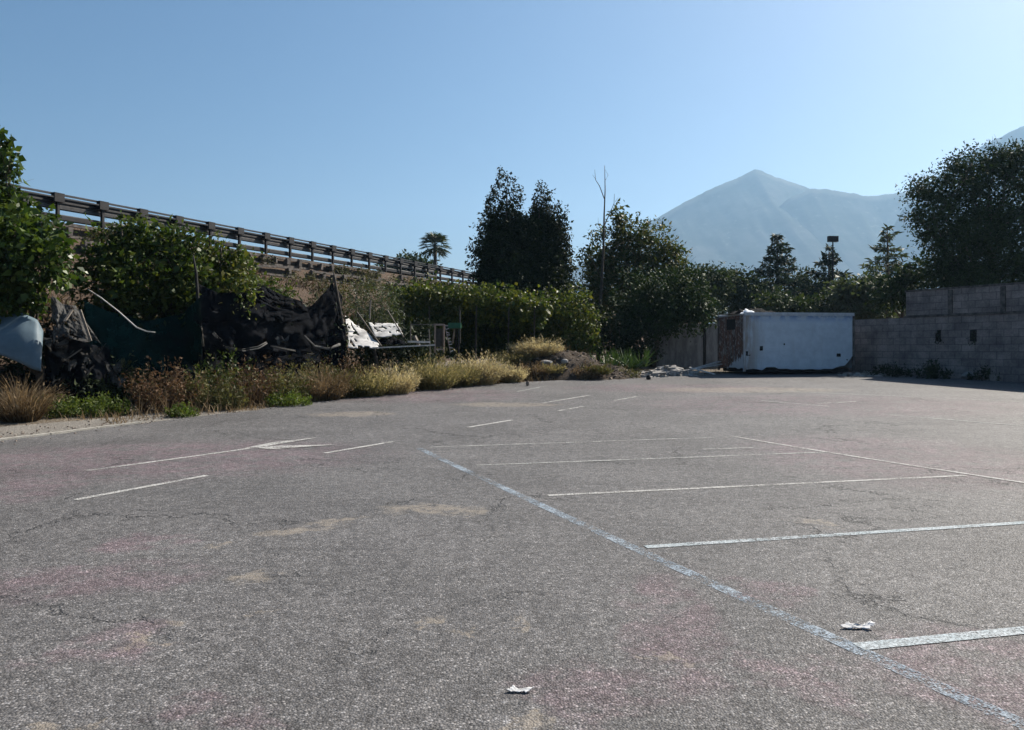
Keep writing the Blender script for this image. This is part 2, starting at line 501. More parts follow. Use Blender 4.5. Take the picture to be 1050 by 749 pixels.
def shed_mat():
    m = NT("shed_sheet")
    o = m.obj()
    st = m.n("ShaderNodeMapping"); st.inputs["Scale"].default_value = (2.0, 2.0, .5); m.l(o, st.inputs["Vector"])
    a = m.noise(st.outputs[0], 2.0, 7, .7); b = m.noise(o, 5, 7, .7)
    c = m.mix(m.rng(a, .35, .65), (.10, .10, .105), (.20, .20, .205))
    c = m.mix(m.rng(b, .58, .7, 0, .6), c, (.34, .33, .32))
    m.base(c); m.rough(.85); m.bump(a, .3, .02)
    return m.m


M["shed_wall"] = shed_mat()


def white_box_mat():
    """white painted panels: blue overspray along the top, grime from the foot, a few scuffs"""
    m = NT("white_panel_paint")
    o = m.obj()
    sp = m.n("ShaderNodeSeparateXYZ"); m.l(o, sp.inputs[0])
    st = m.n("ShaderNodeMapping"); st.inputs["Scale"].default_value = (2.5, 2.5, .3); m.l(o, st.inputs["Vector"])
    a = m.noise(st.outputs[0], 1.6, 7, .7); b = m.noise(o, 2.6, 7, .7); b2 = m.noise(o, 9, 6, .7)
    c = m.mix(m.rng(b, .3, .7), (.42, .475, .53), (.54, .60, .655))  # white paint with the blue of the skylight put into its colour
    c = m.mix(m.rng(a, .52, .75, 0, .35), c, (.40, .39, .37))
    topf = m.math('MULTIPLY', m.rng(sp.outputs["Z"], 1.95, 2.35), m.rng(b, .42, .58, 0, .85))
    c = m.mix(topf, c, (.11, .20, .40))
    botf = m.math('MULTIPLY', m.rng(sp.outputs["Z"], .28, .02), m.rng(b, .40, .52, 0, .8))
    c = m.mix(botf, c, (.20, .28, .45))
    gr = m.math('MULTIPLY', m.rng(sp.outputs["X"], 1.0, .0), m.rng(a, .36, .56, 0, .95))
    c = m.mix(gr, c, (.25, .20, .16))
    c = m.mix(m.rng(b2, .70, .74, 0, .7), c, (.10, .09, .085))
    m.base(c); m.rough(.55); m.bump(b, .15, .02)
    return m.m


def rust_mat():
    m = NT("rusted_end")
    o = m.obj()
    st = m.n("ShaderNodeMapping"); st.inputs["Scale"].default_value = (2.5, 2.5, .5); m.l(o, st.inputs["Vector"])
    a = m.noise(st.outputs[0], 2.4, 8, .72); b = m.noise(o, 7, 8, .72)
    c = m.mix(m.rng(a, .40, .60), (.055, .032, .026), (.17, .085, .055))
    d = m.noise(o, 1.7, 8, .75)
    c = m.mix(m.rng(d, .50, .60, 0, .85), c, (.16, .15, .145))
    c = m.mix(m.rng(b, .52, .62, 0, .85), c, (.34, .33, .32))
    sp = m.n("ShaderNodeSeparateXYZ"); m.l(o, sp.inputs[0])
    low = m.math('ADD', m.math('MULTIPLY', sp.outputs["Z"], -1.0), m.math('MULTIPLY', b, .9))
    low = m.math('SUBTRACT', low, m.math('MULTIPLY', sp.outputs["Y"], .35))
    c = m.mix(m.rng(low, -.36, -.26), c, (.48, .50, .52))
    m.base(c); m.rough(.85); m.bump(b, .5, .02)
    return m.m


M["box_white"] = white_box_mat()
M["box_rust"] = rust_mat()
M["dark_hole"] = rough_mat("dark_hole", (.012, .012, .012), (.03, .028, .026), 8, .9, .2)
M["trim_steel"] = rough_mat("trim_steel", (.36, .37, .39), (.52, .53, .55), 5, .5, .2, .01, .5)

# ------------------------------------------------------------------ foliage generators
def unit(a): return a / np.maximum(np.linalg.norm(a, axis=1, keepdims=True), 1e-9)


def leaf_arrays(P, D, L, Wd, fold=0.18):
    n = len(P)
    rv = unit(RNG.normal(size=(n, 3)))
    D = unit(D)
    S = unit(np.cross(D, rv)); N = np.cross(S, D)
    k_ = np.clip(np.exp(RNG.normal(size=n) * .38), .4, 1.9)
    L = (L * k_ * RNG.uniform(.8, 1.15, n))[:, None]; Wd = (Wd * k_ * RNG.uniform(.75, 1.2, n))[:, None]
    mid = P + D * L * .45 + N * L * fold * .5
    V = np.stack([P, mid + S * Wd / 2, P + D * L - N * L * fold, mid - S * Wd / 2], 1).reshape(-1, 3)
    Q = np.arange(n * 4).reshape(-1, 4)
    return V, Q


def cat_mesh(parts):
    Vs, Qs, off = [], [], 0
    for V, Q in parts:
        Vs.append(V); Qs.append(Q + off); off += len(V)
    return np.concatenate(Vs), np.concatenate(Qs)


def blob_leaves(blobs, dens, nl, sig, L, Wd, droop=.15, interior=.35, zmin=None, outw=.6, inner=.72, lump=.18):
    """leaf clumps over the shells of ellipsoid blobs; dens = clumps per square metre of shell"""
    PP, DD = [], []
    for (c, r) in blobs:
        c = np.array(c, float); r = np.array(r, float) if not np.isscalar(r) else np.array([r] * 3, float)
        area = 4 * math.pi * ((r[0] * r[1]) ** 1.6 / 3 + (r[0] * r[2]) ** 1.6 / 3 + (r[1] * r[2]) ** 1.6 / 3) ** (1 / 1.6)
        n = max(4, int(area * dens * 1.5)); ni = int(n * interior)
        u = unit(RNG.normal(size=(n + ni, 3)))
        f = np.concatenate([RNG.uniform(inner, 1.04, n), RNG.uniform(.15, inner, ni)])
        ph = RNG.uniform(0, 6.28, 3)
        f = f * (1 + lump * np.sin(u[:, 0] * 5 + ph[0]) * np.sin(u[:, 1] * 4 + ph[1]) + lump * .8 * np.sin(u[:, 2] * 6 + ph[2]))
        cl = c + u * r * f[:, None]
        k = np.repeat(np.arange(n + ni), nl)
        s = sig * RNG.uniform(.6, 1.4, n + ni)
        P = cl[k] + np.clip(RNG.normal(size=(len(k), 3)), -1.6, 1.6) * s[k][:, None]
        D = u[k] * outw + RNG.normal(size=(len(k), 3)) * .6 + np.array([0, 0, -droop])
        PP.append(P); DD.append(D)
    P = np.concatenate(PP); D = np.concatenate(DD)
    if zmin is not None:
        ok = P[:, 2] > zmin
        P, D = P[ok], D[ok]
    return leaf_arrays(P, D, L * .85, Wd * .85)


def blades(base, D, L, w, bend=.4):
    """grass blades: bent tapering strips"""
    n = len(base)
    D = unit(D); L = np.asarray(L)[:, None]
    S = unit(np.cross(D, RNG.normal(size=(n, 3))))
    out = D * np.array([1, 1, 0]) + np.array([0, 0, -.5])
    mid = base + D * L * .55
    tip = mid + (D * (1 - bend) + out * bend) * L * .5
    w = np.broadcast_to(np.asarray(w, float), (n,))[:, None]
    V = np.stack([base - S * w / 2, base + S * w / 2, mid + S * w * .4, mid - S * w * .4, tip + S * w * .08, tip - S * w * .08], 1).reshape(-1, 3)
    i = np.arange(n)[:, None] * 6
    Q = np.concatenate([i + np.array([0, 1, 2, 3]), i + np.array([3, 2, 4, 5])])
    return V, Q, tip


def tuft(name, label, cat, mat, c, rx, h, n=420, spread=.7, w=.012, plume=0, kind='blade', ry=None, group=None, bend=.4):
    """one clump of grass or weed standing at c: width 2*rx, height h"""
    c = np.array(c, float); ry = ry or rx * .8
    if kind == 'blade':
        a = RNG.uniform(0, 2 * math.pi, n); rr = np.sqrt(RNG.uniform(0, 1, n))
        off = np.stack([np.cos(a) * rr * rx * .6, np.sin(a) * rr * ry * .6, np.zeros(n)], 1)
        base = c + off; base[:, 2] -= .04
        D = np.stack([np.cos(a) * rr * spread + RNG.normal(size=n) * .18, np.sin(a) * rr * spread + RNG.normal(size=n) * .18, np.ones(n)], 1)
        ph_ = RNG.uniform(0, 6.283, 3)
        L = h * RNG.uniform(.35, 1.1, n) * (1 - .3 * rr) * (1 + .28 * np.sin(a * 3 + ph_[0]) * np.sin(rr * 6 + ph_[1]))
        V, Q, tip = blades(base, D, L, w, bend)
        parts = [(V, Q)]
        if plume:
            k = np.repeat(np.arange(n), plume)
            t = RNG.uniform(.0, .45, len(k))[:, None]
            P = tip[k] + (base[k] - tip[k]) * t + RNG.normal(size=(len(k), 3)) * .03
            parts.append(leaf_arrays(P, unit(D)[k] + RNG.normal(size=(len(k), 3)) * .5, .08, .022))
        V, Q = cat_mesh(parts)
    else:                                                     # leafy weed
        ns = max(8, n // 24)
        a = RNG.uniform(0, 2 * math.pi, ns); rr = np.sqrt(RNG.uniform(0, 1, ns))
        base = c + np.stack([np.cos(a) * rr * rx * .75, np.sin(a) * rr * ry * .75, np.zeros(ns) - .03], 1)
        D = np.stack([np.cos(a) * rr * .5, np.sin(a) * rr * .5, np.ones(ns)], 1) + RNG.normal(size=(ns, 3)) * .15
        D = unit(D); hh = h * RNG.uniform(.55, 1.08, ns) * (1 - .45 * rr ** 2)
        Vs, Qs, _ = blades(base, D, hh, .012, .15)
        k = np.repeat(np.arange(ns), 24)
        t = RNG.uniform(.12, 1.0, len(k))
        P = base[k] + D[k] * (hh[k] * t)[:, None] + RNG.normal(size=(len(k), 3)) * np.array([.05, .05, .03])
        LD = RNG.normal(size=(len(k), 3)) * .8 + np.array([0, 0, .35])
        ls = w * 5
        V, Q = cat_mesh([(Vs, Qs), leaf_arrays(P, LD, ls, ls * .42)])
    o = np_mesh(name, V, Q, mat)
    recenter(o)
    return props(o, label, cat, group)


def limbs(mb, base, top, r0, r1, targets, n=7, wob=.12):
    """tapered trunk from base to top with limbs out to the targets"""
    base, top = Vector(base), Vector(top)
    pts, rad = [], []
    for i in range(n):
        t = i / (n - 1)
        p = base.lerp(top, t)
        p += Vector((random.uniform(-wob, wob), random.uniform(-wob, wob), 0)) * (0 if i == 0 else 1)
        pts.append(p); rad.append(r0 + (r1 - r0) * t)
    rad[0] *= 1.35
    mb.tube(pts, rad, 8)
    for tg in targets:
        tg = Vector(tg)
        t = max(.25, min(.95, (tg.z - base.z) / max(.1, top.z - base.z) - .25))
        i = min(n - 2, int(t * (n - 1)))
        a = pts[i]
        m1 = a.lerp(tg, .5) + Vector((random.uniform(-wob, wob), random.uniform(-wob, wob), -.1 * (tg - a).length))
        r = rad[i] * .55
        mb.tube([a, m1, tg], [r, r * .6, r * .22], 6)
        for _ in range(3):
            e = tg + Vector((random.uniform(-1, 1), random.uniform(-1, 1), random.uniform(-.3, 1))) * (tg - a).length * .35
            mb.tube([m1.lerp(tg, random.uniform(.3, .9)), e], [r * .25, r * .06], 4)


def broad_tree(name, label, cat, base, blobs, lm, dens, nl, sig, L, Wd, bark="bark", r0=.16, group=None, top=None, droop=.15,
               interior=.35, zmin=None, inner=.72, lump=.18):
    base = Vector(base)
    root = thing(name, label, cat, base, 0, group)
    zc = max(b[0][2] for b in blobs)
    top = Vector(top) if top else Vector((sum(b[0][0] for b in blobs) / len(blobs), sum(b[0][1] for b in blobs) / len(blobs), zc))
    mb = MB(); limbs(mb, base - Vector((0, 0, .1)), top, r0, r0 * .3, [b[0] for b in blobs])
    mb.build("trunk", M[bark], root, True)
    V, Q = blob_leaves(blobs, dens, nl, sig, L, Wd, droop, interior, zmin, inner=inner, lump=lump)
    np_mesh("crown", V, Q, M[lm], root)
    return root


# ------------------------------------------------------------------ ground, car park, kerb
def row_sheet(name, lo, hi, ys, dz, mat, cols=None):
    """sheet of rows at the mesh heights between x = lo(y) and hi(y)"""
    V, Q = [], []
    nc = cols or 2
    for y in ys:
        a, b = lo(y), hi(y)
        for i in range(nc):
            V.append((a + (b - a) * i / (nc - 1), y, gk(y) + dz))
    for j in range(len(ys) - 1):
        for i in range(nc - 1):
            k = j * nc + i
            Q.append((k, k + 1, k + nc + 1, k + nc))
    o = np_mesh(name, np.array(V), np.array(Q), mat)
    return props(o, kind="structure")


row_sheet("ground", lambda y: -3900, lambda y: 3900, KN, -.02, M["earth"])

EDGE_PX = [(0, 452), (60, 445), (120, 437), (180, 430), (250, 422), (300, 415.5), (350, 409.5), (430, 401), (520, 393), (600, 388.5), (690, 385), (735, 383.6)]
EDGE = [G(*p) for p in EDGE_PX]
WA, WB = Vector((17.9, 27.5, 0)), Vector((14.2, 34.6, 0))        # line of the block wall
WD = (WB - WA).normalized()


def edge_x(y):
    if y <= EDGE[0].y: return EDGE[0].x + (y - EDGE[0].y) * .31
    for a, b in zip(EDGE, EDGE[1:]):
        if a.y <= y <= b.y: return a.x + (b.x - a.x) * (y - a.y) / (b.y - a.y)
    return EDGE[-1].x + (y - EDGE[-1].y) * 4


def wall_x(y): return min(34.0, WA.x + (y - WA.y) * WD.x / WD.y)


lot_rows = [y for y in KN if -60 <= y <= 33.5]
row_sheet("parking_lot", lambda y: edge_x(y) + (.05 * math.sin(y * 3.1) + .04 * math.sin(y * 7.7)), lambda y: wall_x(y) + .3, lot_rows, 0.0, M["asphalt"], 12)
row_sheet("gravel_verge", lambda y: edge_x(y) - 2.0 - .3 * math.sin(y * 1.3), lambda y: edge_x(y) + .2, [y for y in KN if -12 <= y <= 19], -.008, M["gravel"], 6)


def strip(name, pts, w, mat, dz=.003, w2=None):
    """painted band along ground points"""
    o_pts = []
    for a, b in zip(pts, pts[1:]):
        n = max(1, int((b - a).length / .4))
        o_pts += [a.lerp(b, i / n) for i in range(n)]
    o_pts.append(pts[-1])
    V, Q = [], []
    for i, p in enumerate(o_pts):
        d = (o_pts[min(i + 1, len(o_pts) - 1)] - o_pts[max(i - 1, 0)]); d.z = 0; d.normalize()
        s = Vector((-d.y, d.x, 0))
        ww = w if w2 is None else w + (w2 - w) * i / max(1, len(o_pts) - 1)
        for q in (-1, 1):
            v = p + s * ww / 2 * q
            V.append((v.x, v.y, gk(v.y) + dz))
    for i in range(len(o_pts) - 1):
        Q.append((2 * i, 2 * i + 1, 2 * i + 3, 2 * i + 2))
    return props(np_mesh(name, np.array(V), np.array(Q), mat), kind="structure")


def ext(a, b, d):
    return b + (b - a).normalized() * d


def gl(*px): return [G(*p) for p in px]


b0 = gl((430, 460), (645, 560), (880, 667))
strip("bay_line", b0 + [ext(b0[1], b0[2], 3.2)], .115, M["paint_blue"])
for p, q, wd, mt, e in (((441, 459), (755, 448), .075, "paint_faint", 0), ((489, 477.5), (845, 464), .08, "paint_faint", 0),
                        ((562, 508.5), (990, 488), .085, "paint_white", 0), ((662, 561.5), (1050, 536.5), .095, "paint_pale_blue", 1.2),
                        ((880, 664), (1050, 647), .105, "paint_pale_blue", 1.5)):
    a, b = G(*p), G(*q)
    pts = [a, b] + ([ext(a, b, e)] if e else [])
    strip("bay_line", pts, wd, M[mt], .005)
a, b = G(752, 447.8), G(1050, 495.5)
strip("bay_line", [a, b, ext(a, b, 2.5)], .085, M["paint_white"], .007)
for p, q, mt in (((838, 414), (878, 412), "paint_white"), ((905, 425), (1050, 437), "paint_faint"), ((780, 411), (850, 417), "paint_faint"),
                 ((770, 400), (1045, 412), "paint_faint"), ((720, 461), (772, 459.5), "paint_faint")):
    strip("bay_line", gl(p, q), .085, M[mt], .005)
for p, q in (((77, 513), (212, 488)), ((333, 465), (404, 453)), ((480, 438.5), (525, 431)), ((573, 421.5), (598, 417)),
             ((557, 413.5), (605, 405.5)), ((630, 411), (653, 407))):
    strip("lane_dash", gl(p, q), .10, M["paint_white"], .005)
strip("lane_dash", gl((530, 402), (560, 396)), .09, M["paint_faint"], .005)
strip("arrow_marking", gl((89, 483), (262, 459.3)), .10, M["paint_white"], .005)
# arrow head: two pointed barbs
mb = MB()
for poly in (((250, 460.2), (280, 454), (326, 449.2), (290, 455.5), (262, 459.8)), ((262, 459.9), (275, 458), (345, 456.6), (277, 461.5))):
    pp = [G(*p) for p in poly]
    mb.add([(p.x, p.y, gk(p.y) + .010) for p in pp], [tuple(range(len(pp)))])
props(mb.build("arrow_marking", M["paint_white"]), kind="structure")

# low concrete kerb on the left edge of the car park
mb = MB()
kp = [Vector((edge_x(y), y, g(y))) for y in np.arange(4, 17.2, .9)]
for a, b in zip(kp, kp[1:]):
    d = (b - a).normalized()
    mb.bar(a + d * .01 + Vector((-.05, 0, -.015)), b - d * .01 + Vector((-.05, 0, -.015)), .10, .09)
kb = mb.build("kerb", M["concrete_kerb"]); recenter(kb); props(kb, kind="structure")


def grid_surface(name, fn, us, vs, mat, smooth=True, **kw):
    V = [fn(u, v) for v in vs for u in us]
    n = len(us)
    Q = [(j * n + i, j * n + i + 1, (j + 1) * n + i + 1, (j + 1) * n + i) for j in range(len(vs) - 1) for i in range(n - 1)]
    o = np_mesh(name, np.array(V), np.array(Q), mat, smooth=smooth)
    return props(o, **kw)


# ------------------------------------------------------------------ embankment of the main road
C0 = Vector((-17.3, 30.0, 0)); ED = Vector((.371, .929, 0)).normalized(); EN = Vector((ED.y, -ED.x, 0))
PROF = [(-26, -.6), (-14, 6.2), (-10, 6.35), (-1, 6.4), (.3, 6.42), (.42, 5.85), (1.15, 5.75), (1.28, 5.2), (2.0, 5.05), (2.8, 4.5), (4, 3.55), (6, 1.95), (7.2, 1.15), (8.6, .45), (10, -.5)]


def prof(s):
    for (a, za), (b, zb) in zip(PROF, PROF[1:]):
        if a <= s <= b: return za + (zb - za) * (s - a) / (b - a)
    return -.6


def crest(t): return C0 + ED * t + Vector((0, 0, .011 * t))


def bank(s, t):
    p = C0 + ED * t + EN * s
    z = prof(s) + .011 * t
    if 2.1 < s < 9.5:
        z += .28 * mnoise.noise(Vector((p.x * .5, p.y * .5, 0))) + .1 * mnoise.noise(Vector((p.x * 1.9, p.y * 1.9, 3)))
    return (p.x, p.y, z)


ss = [-26, -20, -14, -10, -5, -1, .3, .42, .8, 1.15, 1.28, 1.6, 2.0] + [2.4 + .35 * i for i in range(22)]
ts = list(np.arange(-32, 70, .8)) + [80, 100, 130, 170]
grid_surface("embankment", lambda t, s: bank(s, t), ts, ss, M["bank"], kind="structure")

# dry grass on its slope: one uncountable cover
n = 60000
t = RNG.uniform(-14, 60, n); s = RNG.uniform(2.1, 8.5, n)
keep = RNG.uniform(0, 1, n) < np.clip(.35 + .75 * np.sin(t * .7 + s) * np.sin(s * 1.3 - t * .3), .08, 1)
t, s = t[keep], s[keep]
B = np.array([bank(a, b) for a, b in zip(s, t)])
D = np.array([EN.x * .4, EN.y * .4, 1.0]) + RNG.normal(size=B.shape) * .4
V, Q, _ = blades(B - np.array([0, 0, .03]), D, RNG.uniform(.15, .55, len(B)), .035, .4)
props(np_mesh("slope_grass", V, Q, M["slope_grass"]), "dry brown grass covering the road embankment slope", "grass", kind="stuff")

# ------------------------------------------------------------------ guard rail on the crest
root = thing("guard_rail", "long dark steel guard rail with posts along the top of the embankment", "guard rail", crest(0) + Vector((0, 0, 6.45)))
TS = [2.0 * k for k in range(-10, 34)]


def rail_sheet(prof_pts, s0):
    """beam with a pressed profile (ds, z) swept along the crest"""
    m2 = MB()
    tt = [TS[0] - 1] + [x for x in np.arange(TS[0], TS[-1], 4.0)] + [TS[-1] + 1]
    k = len(prof_pts)
    vs = []
    for x in tt:
        c = crest(x) + Vector((0, 0, 6.45))
        for (ds, z) in prof_pts: vs.append(c + EN * (s0 + ds) + Vector((0, 0, z)))
        for (ds, z) in reversed(prof_pts): vs.append(c + EN * (s0 + ds - .012) + Vector((0, 0, z)))
    kk = 2 * k
    fs = []
    for i in range(len(tt) - 1):
        for j in range(kk):
            a, b = i * kk + j, i * kk + (j + 1) % kk
            fs.append((a, b, b + kk, a + kk))
    m2.add(vs, fs)
    return m2


three = [(0, .54), (.05, .58), (.05, .70), (0, .74), (0, .78), (.05, .81), (.05, .86), (0, .90), (0, .93), (.05, .95), (.05, 1.0), (0, 1.03)]
rail_sheet(three, -.22).build("beam", M["steel_rail"], root)
rail_sheet([(0, .12), (.04, .16), (.04, .32), (0, .36)], -.14).build("lower_beam", M["steel_dark"], root)
rail_sheet([(0, 1.08), (.07, 1.08), (.07, 1.15), (0, 1.15)], -.16).build("top_rail", M["steel_rail"], root)
rail_sheet([(0, .93), (.03, .93), (.03, .98), (0, .98)], .07).build("rear_rail", M["steel_rail"], root)
post = MB(); post.box((0, 0, .45), (.10, .12, 1.30), 0)
blockout = MB(); blockout.box((0, 0, 0), (.42, .20, .34), 0); 
pm = blk = None
ang = math.atan2(ED.y, ED.x)
for x in TS:
    c = crest(x) - crest(0)
    if pm is None:
        pm = post.build("post", M["steel_dark"], root, local=True); blk = blockout.build("bracket", M["steel_dark"], pm, local=True); p, q = pm, blk
    else:
        p = pm.copy(); COL.objects.link(p); p.parent = root
        q = blk.copy(); COL.objects.link(q); q.parent = p
    p.location = (c.x, c.y, c.z); p.rotation_euler = (0, 0, ang)
    q.location = (0, -.02, .96)

# two stepped courses of concrete crib under the rail
for s0, z0, step, lab in ((.50, 6.15, 1.0, "upper course of the dark concrete crib under the guard rail posts"),
                          (1.36, 5.50, 1.0, "lower course of the dark concrete crib part way down the embankment")):
    root = thing("crib_wall", lab, "retaining wall", crest(0) + EN * s0 + Vector((0, 0, z0)))
    mb = MB(); mh = MB()
    xs = np.arange(-20, 66, step)
    for a, b in zip(xs[:-1], xs[1:]):
        if random.random() < .22: continue
        pa, pb = crest(a) + EN * s0, crest(b) + EN * s0
        dz = random.uniform(-.05, .05)
        mb.bar(pa + Vector((0, 0, z0 + .16 + dz)), pb + Vector((0, 0, z0 + .16 + dz + random.uniform(-.04, .04))), .14, .12)
        pc = crest(a) + EN * (s0 + .06)
        if random.random() < .7: mh.box(pc + Vector((0, 0, z0 - .02 + random.uniform(-.05, .05))), (.20, .28, random.uniform(.24, .36)), ang, .035)
        if random.random() < .8:
            mb.bar(pa + Vector((0, 0, z0 - .24)), pb + Vector((0, 0, z0 - .24)), .13, .10)
    mb.build("stringer", M["concrete_crib"], root); mh.build("header_blocks", M["concrete_crib"], root)

# scrub creeping over the slope and the crib: one uncountable cover
bl = []
random.seed(91)
for _ in range(420):
    s_, t_ = random.choice([random.uniform(.5, 2.4), random.uniform(2.4, 8), random.uniform(2.4, 8), random.uniform(2.4, 8)]), random.uniform(-12, 58)
    p = bank(s_, t_)
    if mnoise.noise(Vector((t_ * .16, s_ * .35, 5))) < -.18: continue
    r_ = random.uniform(.18, .55)
    bl.append(((p[0], p[1], p[2] + r_ * .35), (r_ * 1.3, r_ * 1.1, r_ * .8)))
V, Q = blob_leaves(bl, 9, 6, .10, .15, .06, .1, .3)
props(np_mesh("slope_scrub", V, Q, M["olive_dark"]), "low olive scrub creeping over the embankment and its concrete crib", "scrub", kind="stuff")

# ------------------------------------------------------------------ mountains
def ridge_mesh(name, px, y0, depth, rough, seed, front=.45):
    pts = [((p - CX) * y0 / F, EYE + (HY - q) * y0 / F) for p, q in px]

    def top(x):
        if x <= pts[0][0]: return pts[0][1]
        for (a, za), (b, zb) in zip(pts, pts[1:]):
            if a <= x <= b: return za + (zb - za) * (x - a) / (b - a)
        return pts[-1][1]
    us = np.linspace(pts[0][0], pts[-1][0], 420)
    vs = np.concatenate([np.linspace(-1, 0, 34), np.linspace(.05, 1, 12)])

    def fn(x, v):
        f = 1 - abs(v) ** .85
        z = top(x) * f - 4 * (1 - f)
        e = min(1, abs(v) * 4)
        n_ = mnoise.fractal(Vector((x * .004, v * 2.2, seed)), 1.0, 2.0, 6)
        fine = mnoise.noise(Vector((x * .035, v * 9, seed + 4))) * 6 + mnoise.noise(Vector((x * .11, v * 20, seed))) * 3
        spur = abs(mnoise.noise(Vector((x * .0045 + v * .6, v * 1.1, seed + 8)))) * 2 - .6
        z += (n_ * .6 - spur) * rough * 1.3 * f * e + fine * .8 * min(1.0, f * 3) * (.6 + .4 * abs(math.sin(x * .011)))
        sk = 0.6 * v * depth * mnoise.noise(Vector((x * .002, 7, seed))) if v < 0 else 0
        return (x + sk * .15, y0 + v * depth, max(z, -.8))
    grid_surface(name, fn, us, vs, M["mountain"], kind="structure")


ridge_mesh("mountain", [(380, 330), (540, 296), (600, 268), (640, 245), (668, 227), (700, 208.5), (735, 191), (757, 182.5), (766, 177.8), (774.5, 173.2), (785, 177.2),
                        (796, 181.8), (830, 193), (880, 215), (960, 240), (1100, 275), (1300, 320)], 3300, 1200, 34, 1.0)
ridge_mesh("mountain", [(600, 345), (650, 318), (690, 290), (720, 268), (750, 246), (785, 221), (812, 202), (832, 193.5), (850, 194.5), (865, 197), (890, 201.5), (905, 200), (925, 197.5),
                        (950, 195), (1000, 190), (1060, 178), (1200, 165), (1500, 200)], 3050, 900, 30, 5.0)
ridge_mesh("mountain", [(880, 330), (925, 215), (960, 182), (990, 160), (1003, 152), (1020, 143), (1050, 129), (1080, 114), (1130, 110), (1250, 120), (1500, 150)], 2600, 800, 30, 9.0)
ridge_mesh("foothills", [(-900, 300), (-200, 316), (300, 322), (560, 318), (600, 314), (640, 306), (700, 300), (780, 296), (840, 298), (900, 302), (1000, 306), (1400, 310)], 2300, 500, 15, 13.0)

# ------------------------------------------------------------------ block wall on the right
ang_w = math.atan2(-WD.y, -WD.x)          # local +x runs from the far end towards the camera side
far_end = WB + WD * 5.2
root = thing("block_wall", "long grey concrete block wall with a raised upper tier along the right side", "wall", Vector((far_end.x, far_end.y, .2)), ang_w)
LW = (far_end - (WA - WD * 14)).length


def wpos(px):
    """distance along the wall (local x) seen at photo column px"""
    k = (px - CX) / F
    tt = (k * WA.y - WA.x) / (WD.x - k * WD.y)
    return (far_end - (WA + WD * tt)).length


x1 = wpos(929)
# lower tier is one body; hidden foot reaches below the ground
mb = MB(); mb.box((LW / 2, .2, 1.22), (LW, .40, 3.56 - .6), 0)
mb.build("lower_tier", M["blocks"], root, local=True)
mb = MB(); mb.box(((x1 + LW) / 2, .22, 3.21), (LW - x1, .44, 1.02), 0)
mb.build("upper_tier", M["blocks"], root, local=True)
mb = MB(); mb.box(((x1 + LW) / 2 - .02, .22, 2.745), (LW - x1 + .1, .52, .085), 0)
mb.build("ledge", M["concrete_crib"], root, local=True)
mb = MB(); mb.box(((x1 + LW) / 2, .22, 3.755), (LW - x1 + .06, .50, .07), 0)
mb.build("coping", M["concrete_crib"], root, local=True)
for px in (975, 1029, 1075):
    mb = MB(); mb.box((wpos(px), -.035, 3.24), (.16, .07, .90), 0); mb.build("pilaster", M["concrete_crib"], root, local=True)
for px in (962, 998):
    x = wpos(px)
    mb = MB(); mb.box((x, -.004, 1.95), (.22, .02, .42), 0, .03); h = mb.build("drain_hole", M["dark_hole"], root, local=True)
    V, Q = blob_leaves([((x + .03, -.05, 1.84), (.10, .05, .22))], 60, 5, .05, .07, .03, .5)
    np_mesh("moss_tuft", V + np.array([0, 0, 0]), Q, M["leaf_dark"], None).parent = root

# ------------------------------------------------------------------ derelict white box body
BL, BD, BH, AB = 4.72, 2.6, 2.42, R(8)
bp = G(763, 384.5); bp.y = 31.5; bp.x = (763 - CX) * 31.5 / F; bp.z = g(31.5) + .08
root = thing("box_body", "derelict white box body with a rusted brown end, standing by the block wall", "container", bp, AB)


def torn_panel(x0, x1_, z0, z1, y, axis, jag, th=.04):
    """panel whose lower edge is eaten away"""
    m2 = MB(); n_ = 26
    lo = []
    for i in range(n_ + 1):
        u = x0 + (x1_ - x0) * i / n_
        lo.append((u, z0 + jag(i / n_)))
    vs = []
    for u, z in lo:
        for zz in (z, z1):
            for yy in (y, y + th):
                vs.append((u, yy, zz) if axis == 'x' else (yy, u, zz))
    fs = []
    for i in range(n_):
        k = i * 4
        fs += [(k, k + 4, k + 6, k + 2), (k + 1, k + 3, k + 7, k + 5), (k + 2, k + 6, k + 7, k + 3), (k, k + 1, k + 5, k + 4)]
    fs += [(0, 2, 3, 1), (n_ * 4, n_ * 4 + 1, n_ * 4 + 3, n_ * 4 + 2)]
    m2.add(vs, fs); return m2


def jag_side(t):
    v = .03 + .05 * mnoise.noise(Vector((t * 9, 1, 0))) + (.02 if int(t * 23) % 3 else 0)
    if .0 < t < .14: v += .0
    if .17 < t < .30: v += .09
    if .33 < t < .42: v += .02
    if .78 < t: v += (t - .78) * 1.1
    if t > .94: v += (t - .94) * 5
    return max(0, v)


torn_panel(.05, BL - .05, .10, BH - .10, 0, 'x', jag_side).build("side_panel", M["box_white"], root, local=True)
torn_panel(.05, BD - .02, .14, BH - .10, .004, 'y', lambda t: max(0, .05 + .10 * mnoise.noise(Vector((t * 7, 4, 0))))).build("end_panel", M["box_rust"], root, local=True)
torn_panel(.05, BD - .02, .14, BH - .10, BL - .044, 'y', lambda t: .05).build("end_panel", M["box_white"], root, local=True)
torn_panel(.05, BL - .05, .10, BH - .10, BD - .04, 'x', lambda t: .05).build("side_panel", M["box_white"], root, local=True)
mb = MB(); mb.box((BL / 2, BD / 2, BH - .06), (BL + .02, BD + .02, .06)); mb.build("roof_panel", M["trim_steel"], root, local=True)
mb = MB()
for a, b in (((0, 0), (BL, 0)), ((0, BD), (BL, BD))): mb.bar((a[0], a[1] + (.02 if a[1] == 0 else -.02) - .025, BH - .05), (b[0], b[1] + (.02 if b[1] == 0 else -.02) - .025, BH - .05), .07, .13)
mb.build("top_rail", M["trim_steel"], root, local=True)
